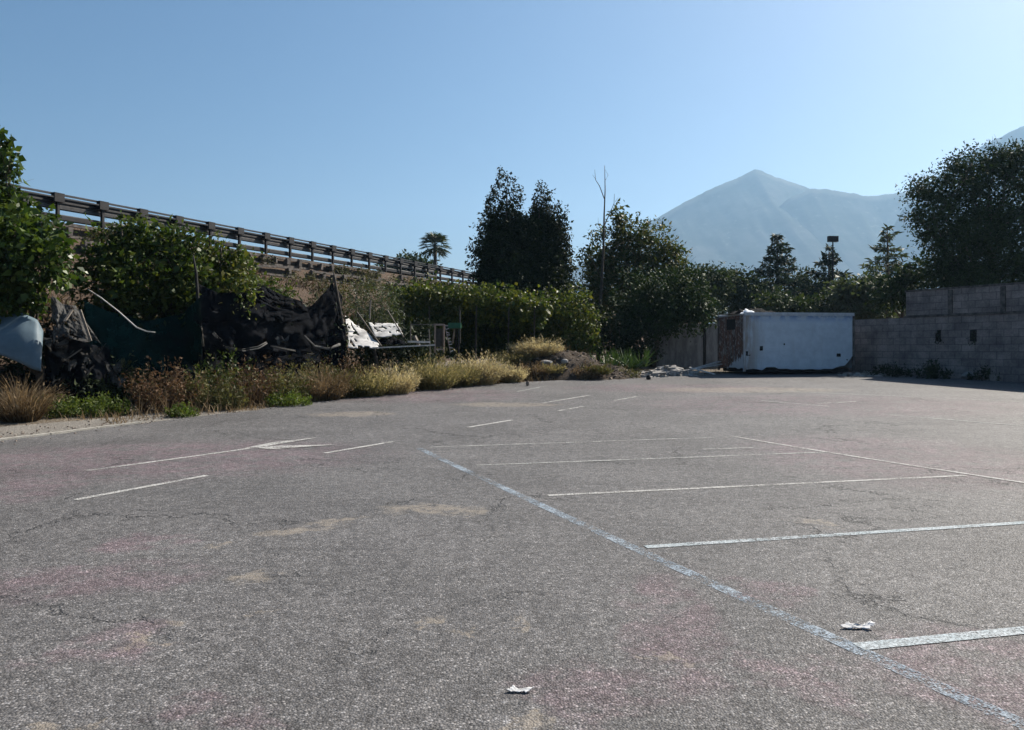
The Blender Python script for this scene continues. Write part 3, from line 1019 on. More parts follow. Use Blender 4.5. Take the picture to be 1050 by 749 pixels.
for x, y in ((.02, .02), (BL - .02, .02), (.02, BD - .02), (BL - .02, BD - .02)):
    mb = MB(); mb.box((x, y, BH / 2), (.085, .085, BH - .12)); mb.build("corner_post", M["box_white" if (x, y) == (.02, .02) else "concrete_crib"], root, local=True)
mb = MB(); mb.box((BL / 2, BD / 2, .09), (BL - .3, BD - .3, .14)); mb.build("floor", M["dark_hole"], root, local=True)
mb = MB(); mb.box((-.006, 1.25, 1.98), (.02, .80, .42), 0, .01); mb.build("vent_opening", M["dark_hole"], root, local=True)
for (x, z, w_, h_) in ((.12, .78, .09, .17), (.73, .99, .13, .17), (.13, .72, .28, .03), (4.05, .72, .17, .12), (4.42, .52, .05, .05), (1.7, 1.15, .05, .06)):
    mb = MB(); mb.box((x, -.004, z), (w_, .012, h_), 0, .012); mb.build("torn_hole", M["dark_hole"], root, local=True)
# black torn plastic lying on its roof
def crumple(c, rx, ry, h, nu, nv, amp, seed, skirt=True):
    V, Q = [], []
    for j in range(nv):
        for i in range(nu):
            u, v = i / (nu - 1) * 2 - 1, j / (nv - 1) * 2 - 1
            r = max(abs(u), abs(v)); f = max(0.0, 1 - r ** 1.6)
            nz = mnoise.noise(Vector((u * 2.4, v * 2.4, seed)))
            n2 = mnoise.noise(Vector((u * 6, v * 6, seed + 3)))
            V.append((c[0] + u * rx * (1 + .15 * n2), c[1] + v * ry * (1 + .2 * nz), c[2] + f * h * (1 + .8 * nz) + f * amp * n2))
    for j in range(nv - 1):
        for i in range(nu - 1):
            k = j * nu + i; Q.append((k, k + 1, k + nu + 1, k + nu))
    return np.array(V), np.array(Q)


def on_box(x, y, z):
    ca, sa = math.cos(AB), math.sin(AB)
    return (bp.x + x * ca - y * sa, bp.y + x * sa + y * ca, bp.z + z)


V, Q = crumple(on_box(.75, .9, BH - .03), .95, .6, .20, 26, 16, .16, 5.0)
o = recenter(np_mesh("plastic_sheet", V, Q, M["black_plastic"])); props(o, "crumpled black plastic sheet lying on the roof of the white box body", "plastic sheet")
V, Q = crumple(on_box(.35, .45, BH - .03), .35, .22, .16, 12, 9, .08, 8.0)
o = recenter(np_mesh("plastic_bag", V, Q, M["paper"])); props(o, "small white plastic scrap on top of the white box body beside black plastic", "plastic bag")

# ------------------------------------------------------------------ grey shed behind the box body
sx0, sx1, sy = (672 - CX) * 37.5 / F, (738 - CX) * 37.5 / F + 1.2, 37.5
root = thing("shed", "low grey shed with flat roof edge left of the white box body", "shed", Vector((sx0, sy, g(sy))))
H = 2.05
mid_x = sx0 + (722 - 672) * 37.5 / F
mb = MB(); mb.box(((sx0 + mid_x) / 2 - .03, sy + 1.2, g(sy) + H / 2 - .1), (mid_x - sx0 - .06, 2.4, H + .2)); mb.build("wall", M["shed_wall"], root)
mb = MB(); mb.box(((mid_x + sx1) / 2 + .05, sy + 1.25, g(sy) + H / 2 - .1), (sx1 - mid_x - .1, 2.4, H + .2)); mb.build("wall", M["shed_wall"], root)
mb = MB(); mb.box((mid_x, sy + 1.3, g(sy) + H / 2 - .1), (.16, 2.4, H + .2)); mb.build("door_gap", M["dark_hole"], root)
mb = MB()
mb.add([(sx0 - .35, sy - .25, g(sy) + H + .04), (sx1 + .2, sy - .25, g(sy) + H + .18), (sx1 + .2, sy + 2.7, g(sy) + H + .18), (sx0 - .35, sy + 2.7, g(sy) + H + .04),
        (sx0 - .35, sy - .25, g(sy) + H + .15), (sx1 + .2, sy - .25, g(sy) + H + .29), (sx1 + .2, sy + 2.7, g(sy) + H + .29), (sx0 - .35, sy + 2.7, g(sy) + H + .15)],
       [(0, 3, 2, 1), (4, 5, 6, 7), (0, 1, 5, 4), (1, 2, 6, 5), (2, 3, 7, 6), (3, 0, 4, 7)])
mb.build("roof", M["concrete_crib"], root)


def rocks(name, label, cat, c, rx, ry, h, n, smin, smax, mat, seed):
    """heap of broken lumps over a low core"""
    random.seed(seed)
    mb = MB()
    for _ in range(n):
        a = random.uniform(0, 6.283); r = math.sqrt(random.random())
        x, y = c[0] + math.cos(a) * r * rx, c[1] + math.sin(a) * r * ry
        z = c[2] + h * max(0, 1 - r) * random.uniform(.3, 1)
        s = random.uniform(smin, smax)
        mb.box((x, y, z + s * .2), (s * random.uniform(.8, 1.6), s * random.uniform(.7, 1.3), s * random.uniform(.5, 1)), random.uniform(0, 3), s * .22)
    V, Q = crumple((c[0], c[1], c[2] - .05), rx, ry, h, 16, 12, .05, seed)
    mb.add([tuple(v) for v in V], [tuple(q) for q in Q])
    return props(recenter(mb.build(name, mat)), label, cat)


c = G(699, 386.5)
rocks("rubble_heap", "pale grey heap of rubble on the ground left of the white box body", "rubble", (c.x - .3, c.y + 1.0, c.z), 1.25, .7, .36, 110, .08, .26, M["rubble_pale"], 3)
random.seed(21)
for i, (p, q, lab) in enumerate((((692, 384, 31.6), (738, 371, 33.4), "long pale board leaning on the rubble beside the rusted end"),
                                 ((707, 377, 31.5), (733, 384, 30.9), "pale board lying across the ground from rubble to box body"),
                                 ((700, 381, 31.2), (740, 373.5, 33.0), "thin pale batten under the long board beside the rusted end"))):
    mb = MB(); a = W(*p); b = W(*q); mb.bar(a, b, .16 if i != 2 else .08, .04)
    props(recenter(mb.build("board", M["pale_stick"])), lab, "board")

# ------------------------------------------------------------------ trees
def W2(px, py, y): return tuple(W(px, py, y))


def blobs_px(lst, y):
    """(px, py, radius px, depth offset) -> ellipsoids at depth y"""
    out = []
    for b in lst:
        px, py, r, dy = b[:4]
        rz = b[4] if len(b) > 4 else r
        yy = y + dy
        out.append((W2(px, py, yy), (r * yy / F, r * .9 * yy / F, rz * yy / F)))
    return out


# big-leaved tree at the left edge
y = 19.6
broad_tree("fig_tree", "large-leaved green tree at the left edge of the picture above the blue sheet", "tree", (W(46, 400, y).x, y, g(y)),
           blobs_px([(-12, 162, 20, 0, 20), (-8, 200, 27, .3, 28), (12, 238, 38, 0, 28), (8, 270, 48, -.3, 34), (40, 264, 25, -.6, 24), (-40, 240, 60, .5, 70),
                     (-20, 300, 34, -.6, 22), (18, 305, 26, -.5, 14), (48, 240, 16, 0, 12), (1, 143, 7, 0, 8), (10, 172, 11, .2, 7)], y),
           "leaf_fig", 13, 7, .13, .17, .12, r0=.13, top=W2(15, 215, y), droop=.35, lump=.25)
# shrubs behind the nets at the foot of the bank
y = 22
def base_at(px, y): return (W(px, 0, y).x, y, g(y))
broad_tree("shrub", "tall green shrub below the guard rail, left of the other two", "shrub", base_at(125, y),
           blobs_px([(112, 262, 26, 0, 24), (138, 250, 24, .3, 22), (98, 290, 20, -.3, 26), (130, 290, 30, -.4, 30), (140, 236, 13, .3, 12), (122, 244, 14, .3, 14), (128, 306, 20, -.6, 11)], y), "leaf_shrub", 12, 7, .14, .15, .09, r0=.09, lump=.28)
broad_tree("shrub", "tall green shrub below the guard rail, between its two neighbours", "shrub", base_at(175, y + .5),
           blobs_px([(165, 250, 24, 0, 20), (188, 262, 26, .2, 22), (170, 290, 30, -.3, 28), (196, 288, 22, -.4, 24), (186, 244, 13, 0, 11), (160, 304, 24, -.6, 10), (192, 306, 16, -.6, 16)], y + .5), "leaf_shrub", 12, 7, .14, .15, .09, r0=.09, lump=.28)
broad_tree("shrub", "tall green shrub below the guard rail, rightmost and yellowest of three", "shrub", base_at(226, y + 1),
           blobs_px([(216, 270, 24, 0, 18), (240, 280, 20, .2, 20), (224, 298, 22, -.3, 18), (250, 300, 13, -.6, 24), (238, 266, 12, 0, 10), (215, 255, 12, 0, 9)], y + 1), "leaf_vine", 12, 7, .14, .14, .085, r0=.08, lump=.28)
broad_tree("shrub", "drooping grey-green shrub behind the white torn panels", "shrub", base_at(385, 28),
           blobs_px([(382, 308, 26, 0, 20), (398, 322, 18, -.2, 18), (366, 322, 18, 0, 16), (384, 334, 24, 0, 14)], 28), "leaf_grey", 12, 8, .15, .12, .03, r0=.07, droop=.6, lump=.25)
broad_tree("shrub", "small dark green shrub on the slope above the black net", "shrub", base_at(288, 24.5),
           blobs_px([(275, 296, 14, 0, 9), (292, 303, 14, 0, 9), (262, 300, 12, 0, 12)], 24.5), "leaf_shrub", 12, 7, .12, .12, .07, r0=.05, lump=.28)
broad_tree("shrub", "olive shrub on the embankment beside the peak of the black net", "shrub", base_at(370, 29),
           blobs_px([(358, 300, 12, 0, 12), (372, 294, 10, 0, 8)], 29), "olive", 13, 7, .12, .10, .05, r0=.05, lump=.28)


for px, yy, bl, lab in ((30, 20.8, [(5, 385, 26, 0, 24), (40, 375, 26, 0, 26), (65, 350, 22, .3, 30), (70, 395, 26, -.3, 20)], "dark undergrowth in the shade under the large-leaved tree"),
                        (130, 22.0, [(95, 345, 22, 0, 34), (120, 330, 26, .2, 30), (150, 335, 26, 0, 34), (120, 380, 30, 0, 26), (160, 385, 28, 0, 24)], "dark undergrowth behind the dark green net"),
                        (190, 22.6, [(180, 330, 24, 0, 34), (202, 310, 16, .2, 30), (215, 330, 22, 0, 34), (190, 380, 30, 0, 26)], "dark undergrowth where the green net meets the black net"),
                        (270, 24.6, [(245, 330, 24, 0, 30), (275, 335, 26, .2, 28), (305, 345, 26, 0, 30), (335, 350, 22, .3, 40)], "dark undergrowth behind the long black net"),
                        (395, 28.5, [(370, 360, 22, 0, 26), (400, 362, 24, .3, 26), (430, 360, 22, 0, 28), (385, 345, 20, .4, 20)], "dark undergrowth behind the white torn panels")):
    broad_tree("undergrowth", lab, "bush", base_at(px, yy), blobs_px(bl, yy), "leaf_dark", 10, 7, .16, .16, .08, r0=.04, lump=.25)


# creeper-covered cypresses
def ivy_spire(label, px, y, H_px, wpx, seed, tips, fill=()):
    base = base_at(px, y)
    root = thing("ivy_tree", label, "tree", base)
    mb = MB(); topz = W(px, H_px, y).z
    limbs(mb, (base[0], base[1], base[2] - .1), (base[0], y, topz - .6), .16, .03, [], wob=.06)
    mb.build("trunk", M["bark"], root, True)
    blobs = []
    zb = W(px, 318, y).z
    for i in range(13):
        t_ = i / 12
        z = zb + (topz - 2.4 - zb) * t_
        r = wpx * y / F * (1.0 - .70 * t_ ** 1.5) * (1 + .12 * math.sin(i * 2.1 + seed))
        off = .22 * math.sin(i * 1.7 + seed) * (1 - t_)
        blobs.append(((base[0] + off, y, z), (r, r * .9, .62)))
    for (fx, fy, fr) in fill:
        p = W(fx, fy, y + .3); blobs.append(((p.x, p.y, p.z), (fr * y / F, fr * y / F, fr * 1.2 * y / F)))
    for (tx, ty, w_) in tips:                                   # pointed leaders
        p = W(tx, ty, y)
        for k in range(11):
            f = k / 10
            blobs.append(((p.x + .05 * math.sin(k + seed), y, p.z + .25 - f * 2.6), ((.012 + .24 * f ** 1.5) * w_, (.012 + .24 * f ** 1.5) * w_, .17)))
    V1 = blob_leaves(blobs, 13, 7, .09, .13, .075, .6, .6, inner=.75, lump=.34)
    k = 110                                                      # hanging strands down the flanks
    PP = []
    for _ in range(k):
        b = blobs[random.randint(0, 12)]
        a = random.uniform(0, 6.28)
        p0 = np.array(b[0]) + np.array([math.cos(a) * b[1][0] * 1.05, math.sin(a) * b[1][1] * 1.05, 0])
        ln = random.uniform(.4, 1.2)
        tt = RNG.uniform(0, 1, 26)
        PP.append(p0 + np.stack([RNG.normal(size=26) * .04 + math.cos(a) * .12 * tt, RNG.normal(size=26) * .04, -tt * ln], 1))
    P = np.concatenate(PP)
    V2 = leaf_arrays(P, np.array([0, 0, -.7]) + RNG.normal(size=P.shape) * .5, .12, .07)
    V, Q = cat_mesh([V1, V2])
    np_mesh("crown", V, Q, M["leaf_dark"], root)
    return root


ivy_spire("dark ivy-clad conifer with several pointed tops, left of the pair by the guard rail end", 520, 36, 186, 36, 1.0,
          [(512, 181, 1.0), (505, 199, .8), (519, 188, .7), (526, 192, .7), (532, 200, .6), (500, 208, .6)], [(537, 240, 14), (536, 226, 7), (505, 240, 15), (524, 222, 9), (508, 226, 10), (498, 268, 15), (517, 238, 19), (502, 256, 17), (530, 252, 17), (494, 284, 10)])
ivy_spire("dark ivy-clad conifer with drooping side sprays, right of the pair beside the pale-tipped tree", 553, 36.6, 200, 37, 2.6,
          [(553, 196, 1.0), (558, 200, .9), (563, 204, .7), (548, 210, .6), (572, 216, .5), (579, 222, .4)], [(545, 232, 12), (566, 232, 14), (572, 255, 14), (574, 278, 14), (552, 222, 11), (549, 246, 19), (568, 246, 15), (579, 264, 9), (560, 230, 14)])

y = 40.5
broad_tree("leafy_tree", "tall rounded tree with pale leaf tips behind the dead tree", "tree", base_at(645, y),
           blobs_px([(640, 240, 16, 0, 20), (622, 262, 22, 0, 26), (652, 262, 24, .5, 28), (676, 256, 16, 0, 20), (612, 292, 22, -.5, 30), (640, 295, 34, 0, 34),
                     (676, 285, 26, 0, 28), (695, 278, 14, .5, 22), (635, 225, 9, 0, 10), (660, 238, 12, 0, 12), (604, 268, 10, 0, 12), (690, 262, 10, 0, 12)], y),
           "leaf_tipped", 5.2, 11, .16, .19, .095, r0=.2, top=W2(645, 250, y), lump=.34)
y = 36
broad_tree("round_tree", "dense rounded dark green tree overhanging the grey shed", "tree", base_at(668, y + 1.2),
           blobs_px([(682, 303, 38, 0, 26), (655, 322, 28, -.2, 28), (705, 310, 28, 0, 24), (680, 322, 38, .3, 20), (722, 318, 16, 0, 16), (640, 345, 20, -.4, 24)], y),
           "leaf_round", 7, 11, .15, .15, .085, r0=.16, droop=.3, lump=.26, interior=.5)

# dead tree
root = thing("dead_tree", "tall bare dead tree rising above the pale-tipped tree", "tree", base_at(614, 38))
mb = MB()
def dpt(px, py): return W(px, py, 38)
tr = [Vector(base_at(613, 38)) - Vector((0, 0, .1)), dpt(614, 330), dpt(617, 290), dpt(619, 250), dpt(619.5, 220), dpt(620.5, 195), dpt(620, 170)]
mb.tube(tr, [.11, .085, .066, .05, .038, .024, .010], 8)
for pts, r in ((((619.5, 232), (626, 218), (631, 207), (630, 199)), .03), (((620, 205), (614, 192), (611, 184), (609, 176)), .025), (((619, 248), (627, 238), (634, 231)), .025),
               (((620, 186), (623, 181), (621, 172)), .014), (((611, 184), (607, 180)), .01), (((620, 240), (614, 230), (613, 224)), .016), (((631, 207), (634, 202)), .009),
               (((618, 270), (626, 256), (640, 248)), .03), (((617, 285), (608, 270), (603, 262)), .025)):
    q = [dpt(*p) + Vector((0, random.uniform(-.3, .3) * i, 0)) for i, p in enumerate(pts)]
    mb.tube(q, [r * (1 - .75 * i / (len(q) - 1)) for i in range(len(q))], 5)
mb.build("trunk", M["bark"], root, True)

# palm beyond the road
py_ = 92
root = thing("palm_tree", "fan palm beyond the road, its crown above the guard rail", "palm", base_at(446, py_))
cz = W(446, 252, py_)
mb = MB(); mb.tube([Vector(base_at(446, py_)), (cz.x + .1, py_, cz.z * .5), (cz.x, py_, cz.z)], [.3, .22, .2], 8)
mb.build("trunk", M["bark"], root, True)
parts = []
for i in range(64):
    a = random.uniform(0, 6.283); el = random.uniform(-.9, 1.45)
    d = np.array([math.cos(a) * math.cos(el), math.sin(a) * math.cos(el), math.sin(el)])
    L0 = random.uniform(.75, 1.15)
    fan0 = np.array(cz) + d * L0
    side = np.cross(d, [0, 0, 1]); side /= max(1e-6, np.linalg.norm(side))
    bl = []
    for k in range(11):
        b = (k - 5) / 5 * 1.25
        bl.append(d * math.cos(b) + side * math.sin(b) + np.array([0, 0, -.25]))
    bl = np.array(bl)
    V, Q, _ = blades(np.repeat(fan0[None], 11, 0), bl, np.full(11, 1.05), .10, .6)
    parts.append((V, Q))
    V, Q, _ = blades(np.array([cz]), d[None], np.array([L0]), .05, .0); parts.append((V, Q))
V, Q = cat_mesh(parts); np_mesh("crown", V, Q, M["palm"], root)
broad_tree("distant_tree", "low dark tree crown showing behind the guard rail left of the palm", "tree", base_at(424, 95),
           blobs_px([(420, 272, 18, 0, 8), (434, 276, 14, 0, 9), (402, 278, 14, 0, 7)], 95), "leaf_far", 2.5, 7, .35, .45, .25, r0=.3)


def conifer(label, px, base_y, py_top, wpx, mat, dens=1.0, droop=.25, H0=.12, gap=.62):
    base = base_at(px, base_y)
    root = thing("conifer", label, "tree", base)
    topz = W(px, py_top, base_y).z; Ht = topz - base[2]; Rm = wpx * base_y / F
    mb = MB(); mb.tube([(base[0], base[1], base[2] - .1), (base[0], base[1], base[2] + Ht * .5), (base[0], base[1], topz)], [.22, .13, .02], 7)
    PP, DD = [], []
    z = base[2] + Ht * H0
    while z < topz - .1:
        f = (topz - z) / (Ht * (1 - H0))
        nb = random.randint(5, 7); a0 = random.uniform(0, 6.28)
        z0_ = z
        for k in range(nb):
            z = min(topz - .08, z0_ + random.uniform(0, gap)); f = (topz - z) / (Ht * (1 - H0))
            a = a0 + k * 6.283 / nb + random.uniform(-.25, .25)
            ln = Rm * (min(1.0, f / .52) ** .85) * random.uniform(.5, 1.2) * (1 + .15 * math.sin(z * 2.3 + a)) + .10
            m_ = int(max(6, ln * 26 * dens))
            tt = RNG.uniform(.08, 1, m_) ** .8
            dz = -droop * ln * tt + droop * 1.1 * ln * tt ** 3 + .1 * ln
            x = base[0] + math.cos(a) * ln * tt; yv = base[1] + math.sin(a) * ln * tt
            wv = .13 * ln * (1.1 - tt) + .02
            P = np.stack([x, yv, z + dz], 1) + RNG.normal(size=(m_, 3)) * np.stack([wv, wv, wv * .4 + .03], 1)
            PP.append(P); DD.append(np.array([math.cos(a), math.sin(a), -.25]) + RNG.normal(size=(m_, 3)) * .55)
            mb.tube([(base[0], base[1], z), (base[0] + math.cos(a) * ln * .55, base[1] + math.sin(a) * ln * .55, z - droop * ln * .4), (base[0] + math.cos(a) * ln * .95, base[1] + math.sin(a) * ln * .95, z - droop * ln * .05)], [.03, .02, .008], 4)
        z = z0_ + gap * (.55 + .35 * f)
    mb.build("trunk", M["bark"], root, True)
    P, D = np.concatenate(PP), np.concatenate(DD)
    V, Q = leaf_arrays(P, D, .27, .085, .1)
    np_mesh("crown", V, Q, M[mat], root)


conifer("dark layered conifer behind the white box body, left of the lamp mast", 797, 60, 241, 28, "needle", 2.2)
conifer("dark conifer directly below the lamp head on the mast", 850, 60, 253, 25, "needle", 2.2)
conifer("pale sparse conifer in front of the big tree, right of the lamp mast", 910, 50, 233, 27, "needle_pale", 1.3, .12, gap=.7)

# lamp mast behind the conifer
root = thing("lamp_mast", "thin mast with one dark box lamp head above the conifers", "lamp", base_at(854, 58))
b = Vector(base_at(854, 58)); t_ = W(854, 247, 58)
mb = MB(); mb.tube([b, t_], [.075, .05], 8); mb.build("pole", M["steel_dark"], root)
mb = MB(); mb.box((t_.x, t_.y, t_.z + .12), (.72, .32, .42), .1); mb.box((t_.x, t_.y - .16, t_.z + .12), (.64, .05, .34), .1); mb.build("lamp_head", M["steel_dark"], root)

# big tree on the right, behind the wall
y = 38
broad_tree("broad_tree", "big dark spreading tree rising behind the block wall at the right", "tree", base_at(1015, y),
           blobs_px([(968, 205, 34, 0, 26), (1000, 180, 30, .4, 24), (1035, 172, 26, 0, 20), (1068, 190, 40, .5, 40), (985, 238, 40, -.4, 30), (1025, 225, 40, 0, 38),
                     (956, 240, 14, 0, 12), (970, 272, 22, .2, 22), (1000, 275, 44, -.2, 34), (1050, 270, 45, 0, 45), (945, 195, 16, 0, 10), (940, 222, 11, 0, 7),
                     (1022, 158, 12, 0, 9), (980, 172, 13, 0, 11), (1100, 240, 50, 0, 60), (1048, 156, 12, 0, 9), (990, 292, 40, 0, 18)], y),
           "leaf_round", 5.0, 16, .23, .155, .075, r0=.34, top=W2(1015, 200, y), lump=.36, droop=.35, interior=.5, inner=.66)
# middle-distance trees between the round tree and the big tree
mids = [("leafy tree crown beyond the white box body, next to the round tree", 722, 56, [(715, 292, 22, 0, 18), (733, 288, 18, 0, 14), (722, 310, 26, 0, 20)], "leaf_far"),
        ("leafy tree crown beyond the white box body, left of the layered conifer", 762, 58, [(752, 290, 18, 0, 14), (770, 300, 22, 0, 14), (760, 312, 26, 0, 16)], "leaf_far"),
        ("low bushy tree filling the gap between the two dark conifers", 826, 62, [(822, 302, 22, 0, 18), (836, 310, 22, 0, 18), (824, 286, 7, 0, 8)], "leaf_far"),
        ("pale grey-green tree beside the wall end, under the pale conifer", 885, 46, [(876, 303, 22, 0, 16), (898, 298, 22, 0, 18), (886, 315, 24, 0, 14), (868, 296, 10, 0, 10)], "leaf_grey"),
        ("small dark bush leaning over the step of the block wall", 925, 41, [(912, 300, 18, 0, 16), (930, 292, 16, 0, 16), (940, 282, 14, 0, 14)], "leaf_round"),
        ("olive bush behind the white box body between the conifer and lamp mast", 800, 48, [(792, 312, 18, 0, 10), (815, 316, 20, 0, 9), (850, 314, 22, 0, 10)], "leaf_far"),
        ("dark tree filling the gap behind the dead tree trunk", 600, 46, [(600, 322, 20, 0, 14), (618, 318, 20, 0, 18), (592, 330, 16, 0, 12)], "leaf_dark")]
for lab, px, yy, bl, mt in mids:
    broad_tree("leafy_tree" if "tree" in lab.split(" beyond")[0] or "tree" in lab else "bush", lab, "tree" if "tree" in lab.split(",")[0] and "bush" not in lab.split()[:2] else "bush", base_at(px, yy),
               blobs_px(bl, yy), mt, 4.6, 12, .24, .24, .13, r0=.16, lump=.32)
# far wood that closes the horizon
PPb = []
random.seed(5)
for i in range(70):
    yy = random.uniform(120, 240); px = random.uniform(-700, 1700)
    h_ = random.uniform(6, 11)
    PPb.append((((px - CX) * yy / F, yy, g(yy) + h_ * .55), (random.uniform(4, 7), 4, h_ * .5)))
V, Q = blob_leaves(PPb, .55, 7, .8, 1.1, .65, .1, .2)
props(np_mesh("far_wood", V, Q, M["leaf_far"]), "far belt of green trees closing the view behind everything", "wood", kind="stuff")

# ------------------------------------------------------------------ vine pergola
root = thing("vine_pergola", "long vine-covered pergola with dark shade below, behind the wooden frame", "pergola", base_at(470, 32.0))
yv = 31.5
for px in (412, 440, 468, 487, 520, 546):
    for dy in (0, 2.2):
        p = W(px + random.uniform(-2, 2), 0, yv + dy)
        mb = MB(); mb.tube([(p.x, p.y, g(p.y) - .05), (p.x + .05, p.y, g(p.y) + 2.75)], [.032, .025], 6)
        mb.build("post", M["bark"], root)
mb = MB()
for dy in (1.1, 2.2):
    a, b_ = W(408, 305, yv + dy), W(548, 309, yv + dy); mb.bar(a, b_, .05)
mb.build("beams", M["wood_old"], root)
bl = blobs_px([(414, 302, 16, .6, 10), (434, 301, 18, .6, 11), (456, 304, 18, .8, 11), (478, 306, 18, .6, 12), (500, 306, 18, .5, 13), (522, 310, 18, .6, 13), (543, 315, 18, .6, 14),
               (425, 306, 18, 2.2, 12), (455, 306, 18, 2.4, 12), (490, 306, 20, 2.4, 12), (525, 310, 18, 2.4, 12)], yv)
V1 = blob_leaves(bl, 13, 7, .13, .14, .095, .3, .3, lump=.25)
# back curtain and hanging strands
PP = []
for px in np.arange(404, 560, .45):
    yy = yv + random.choice([.2, 2.6, 2.8, 3.0, 3.0, 3.2, 3.3, 3.4, 3.5])
    L_ = random.uniform(.5, 1.0) if yy < yv + 1 else random.uniform(1.4, 2.5)
    p0 = W(px, 312 + random.uniform(-3, 3), yy)
    nn = int(L_ * 60)
    tt = RNG.uniform(0, 1, nn)
    PP.append(np.array(p0) + np.stack([RNG.normal(size=nn) * .09, RNG.normal(size=nn) * .09, -tt * L_], 1))
P = np.concatenate(PP)
V2 = leaf_arrays(P, np.array([0, 0, -.6]) + RNG.normal(size=P.shape) * .6, .14, .10)
V, Q = cat_mesh([V1, V2]); np_mesh("vine", V, Q, M["leaf_vine"], root)

broad_tree("hedge_bush", "vine-smothered bush ending the pergola, beside the mound", "bush", base_at(580, 33.5),
           blobs_px([(566, 318, 22, 0, 18), (590, 318, 20, .2, 20), (604, 335, 13, 0, 26), (575, 342, 26, .2, 24), (556, 340, 16, .2, 24), (594, 352, 18, 0, 18), (540, 340, 16, 1.2, 22)], 33.5),
           "leaf_vine", 11, 7, .14, .15, .09, r0=.08, droop=.45, lump=.22)
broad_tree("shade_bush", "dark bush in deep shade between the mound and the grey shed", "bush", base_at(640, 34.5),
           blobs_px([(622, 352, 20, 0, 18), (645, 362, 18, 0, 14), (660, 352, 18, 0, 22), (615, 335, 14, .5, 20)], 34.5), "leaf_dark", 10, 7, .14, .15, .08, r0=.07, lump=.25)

# ------------------------------------------------------------------ nets, sheets and junk along the left verge
def net(name, label, cat, top, bot, nu, nv, fold, sag, tear, mat, seed, parent=None, wave=2.2):
    """hanging cloth between two polylines; holes torn by noise, some thickness"""
    def lerp_poly(pl, u):
        k = u * (len(pl) - 1); i = min(len(pl) - 2, int(k)); return pl[i].lerp(pl[i + 1], k - i)
    V, ok = [], []
    ax = (top[-1] - top[0]); ax.z = 0; nrm = Vector((ax.y, -ax.x, 0)).normalized()
    for j in range(nv):
        for i in range(nu):
            u, v = i / (nu - 1), j / (nv - 1)
            p = lerp_poly(top, u).lerp(lerp_poly(bot, u), v)
            n1 = mnoise.noise(Vector((u * wave * 2.6 + v * .7, v * wave * 1.1 - u, seed))) + .45 * mnoise.noise(Vector((u * wave * 6 + v * 2, v * wave * 4.5, seed + 2))) \
                + .22 * mnoise.noise(Vector((u * wave * 17, v * wave * 9, seed + 4))) - .30 * abs(mnoise.noise(Vector((u * wave * 3 - v * 3, v * wave * 4, seed + 7))))
            p = p + nrm * fold * n1 * (.25 + .75 * math.sin(math.pi * min(1, v * .8 + .1)))
            p.z -= sag * math.sin(math.pi * u) * (1 - v) + fold * .5 * n1 * v
            V.append(tuple(p))
            ok.append(mnoise.noise(Vector((u * 9, v * 5, seed + 9))) + .35 * mnoise.noise(Vector((u * 30, v * 18, seed + 5))) - (.25 if (v > .88 or u < .04 or u > .96) else 0) > -tear)
    Q = []
    for j in range(nv - 1):
        for i in range(nu - 1):
            k = j * nu + i
            if ok[k] or ok[k + 1]: Q.append((k, k + 1, k + nu + 1, k + nu))
    o = np_mesh(name, np.array(V), np.array(Q), mat, None, True)
    sd = o.modifiers.new("thickness", 'SOLIDIFY'); sd.thickness = .008
    recenter(o)
    return props(o, label, cat)


def wl(*p): return [W(*q) for q in p]


net("shade_net", "torn grey shade net sagging from the trunk right of the blue sheet", "net",
    wl((52, 302, 18.90), (64, 310, 19.00), (78, 312, 19.20), (84, 325, 19.30)), wl((55, 352, 18.60), (66, 345, 18.60), (86, 352, 18.80), (106, 356, 19.00)), 80, 52, .12, .05, .40, M["net_grey"], 1.5)
net("shade_net", "dark tattered net hanging to the weeds below the torn grey net", "net",
    wl((46, 335, 19.40), (70, 345, 19.60), (95, 350, 19.80), (118, 358, 21.00)), wl((44, 420, 19.20), (72, 424, 19.40), (100, 422, 19.60), (124, 420, 19.80)), 90, 60, .15, .1, .55, M["net_black"], 4.5)
net("shade_net", "dark green shade net stretched between the poles below the green shrubs", "net",
    wl((86, 308, 20.45), (110, 316, 20.75), (150, 325, 21.25), (188, 318, 21.85), (206, 305, 20.25)), wl((88, 405, 20.25), (115, 402, 20.55), (150, 402, 21.05), (188, 402, 21.55), (208, 400, 21.95)), 70, 34, .14, .12, .75, M["net_green"], 2.2)
net("shade_net", "long black shade net bulging over the verge, rising to a peak at its right end", "net",
    wl((203, 290, 21.50), (222, 300, 21.90), (250, 300, 22.40), (285, 318, 23.10), (320, 314, 24.00), (343, 290, 24.60), (352, 304, 24.90)),
    wl((205, 402, 21.00), (225, 404, 21.40), (252, 402, 21.90), (285, 400, 22.50), (320, 397, 23.40), (343, 394, 24.10), (354, 392, 24.40)), 170, 74, .26, .0, .7, M["net_black"], 6.6)
net("shade_net", "loose black net draped over the shrub above the long black net", "net",
    wl((255, 287, 23.00), (270, 292, 23.30), (290, 302, 23.50), (312, 310, 23.80)), wl((245, 328, 22.20), (268, 332, 22.50), (290, 330, 22.90), (318, 326, 23.40)), 90, 48, .20, .03, .5, M["net_black"], 8.1)
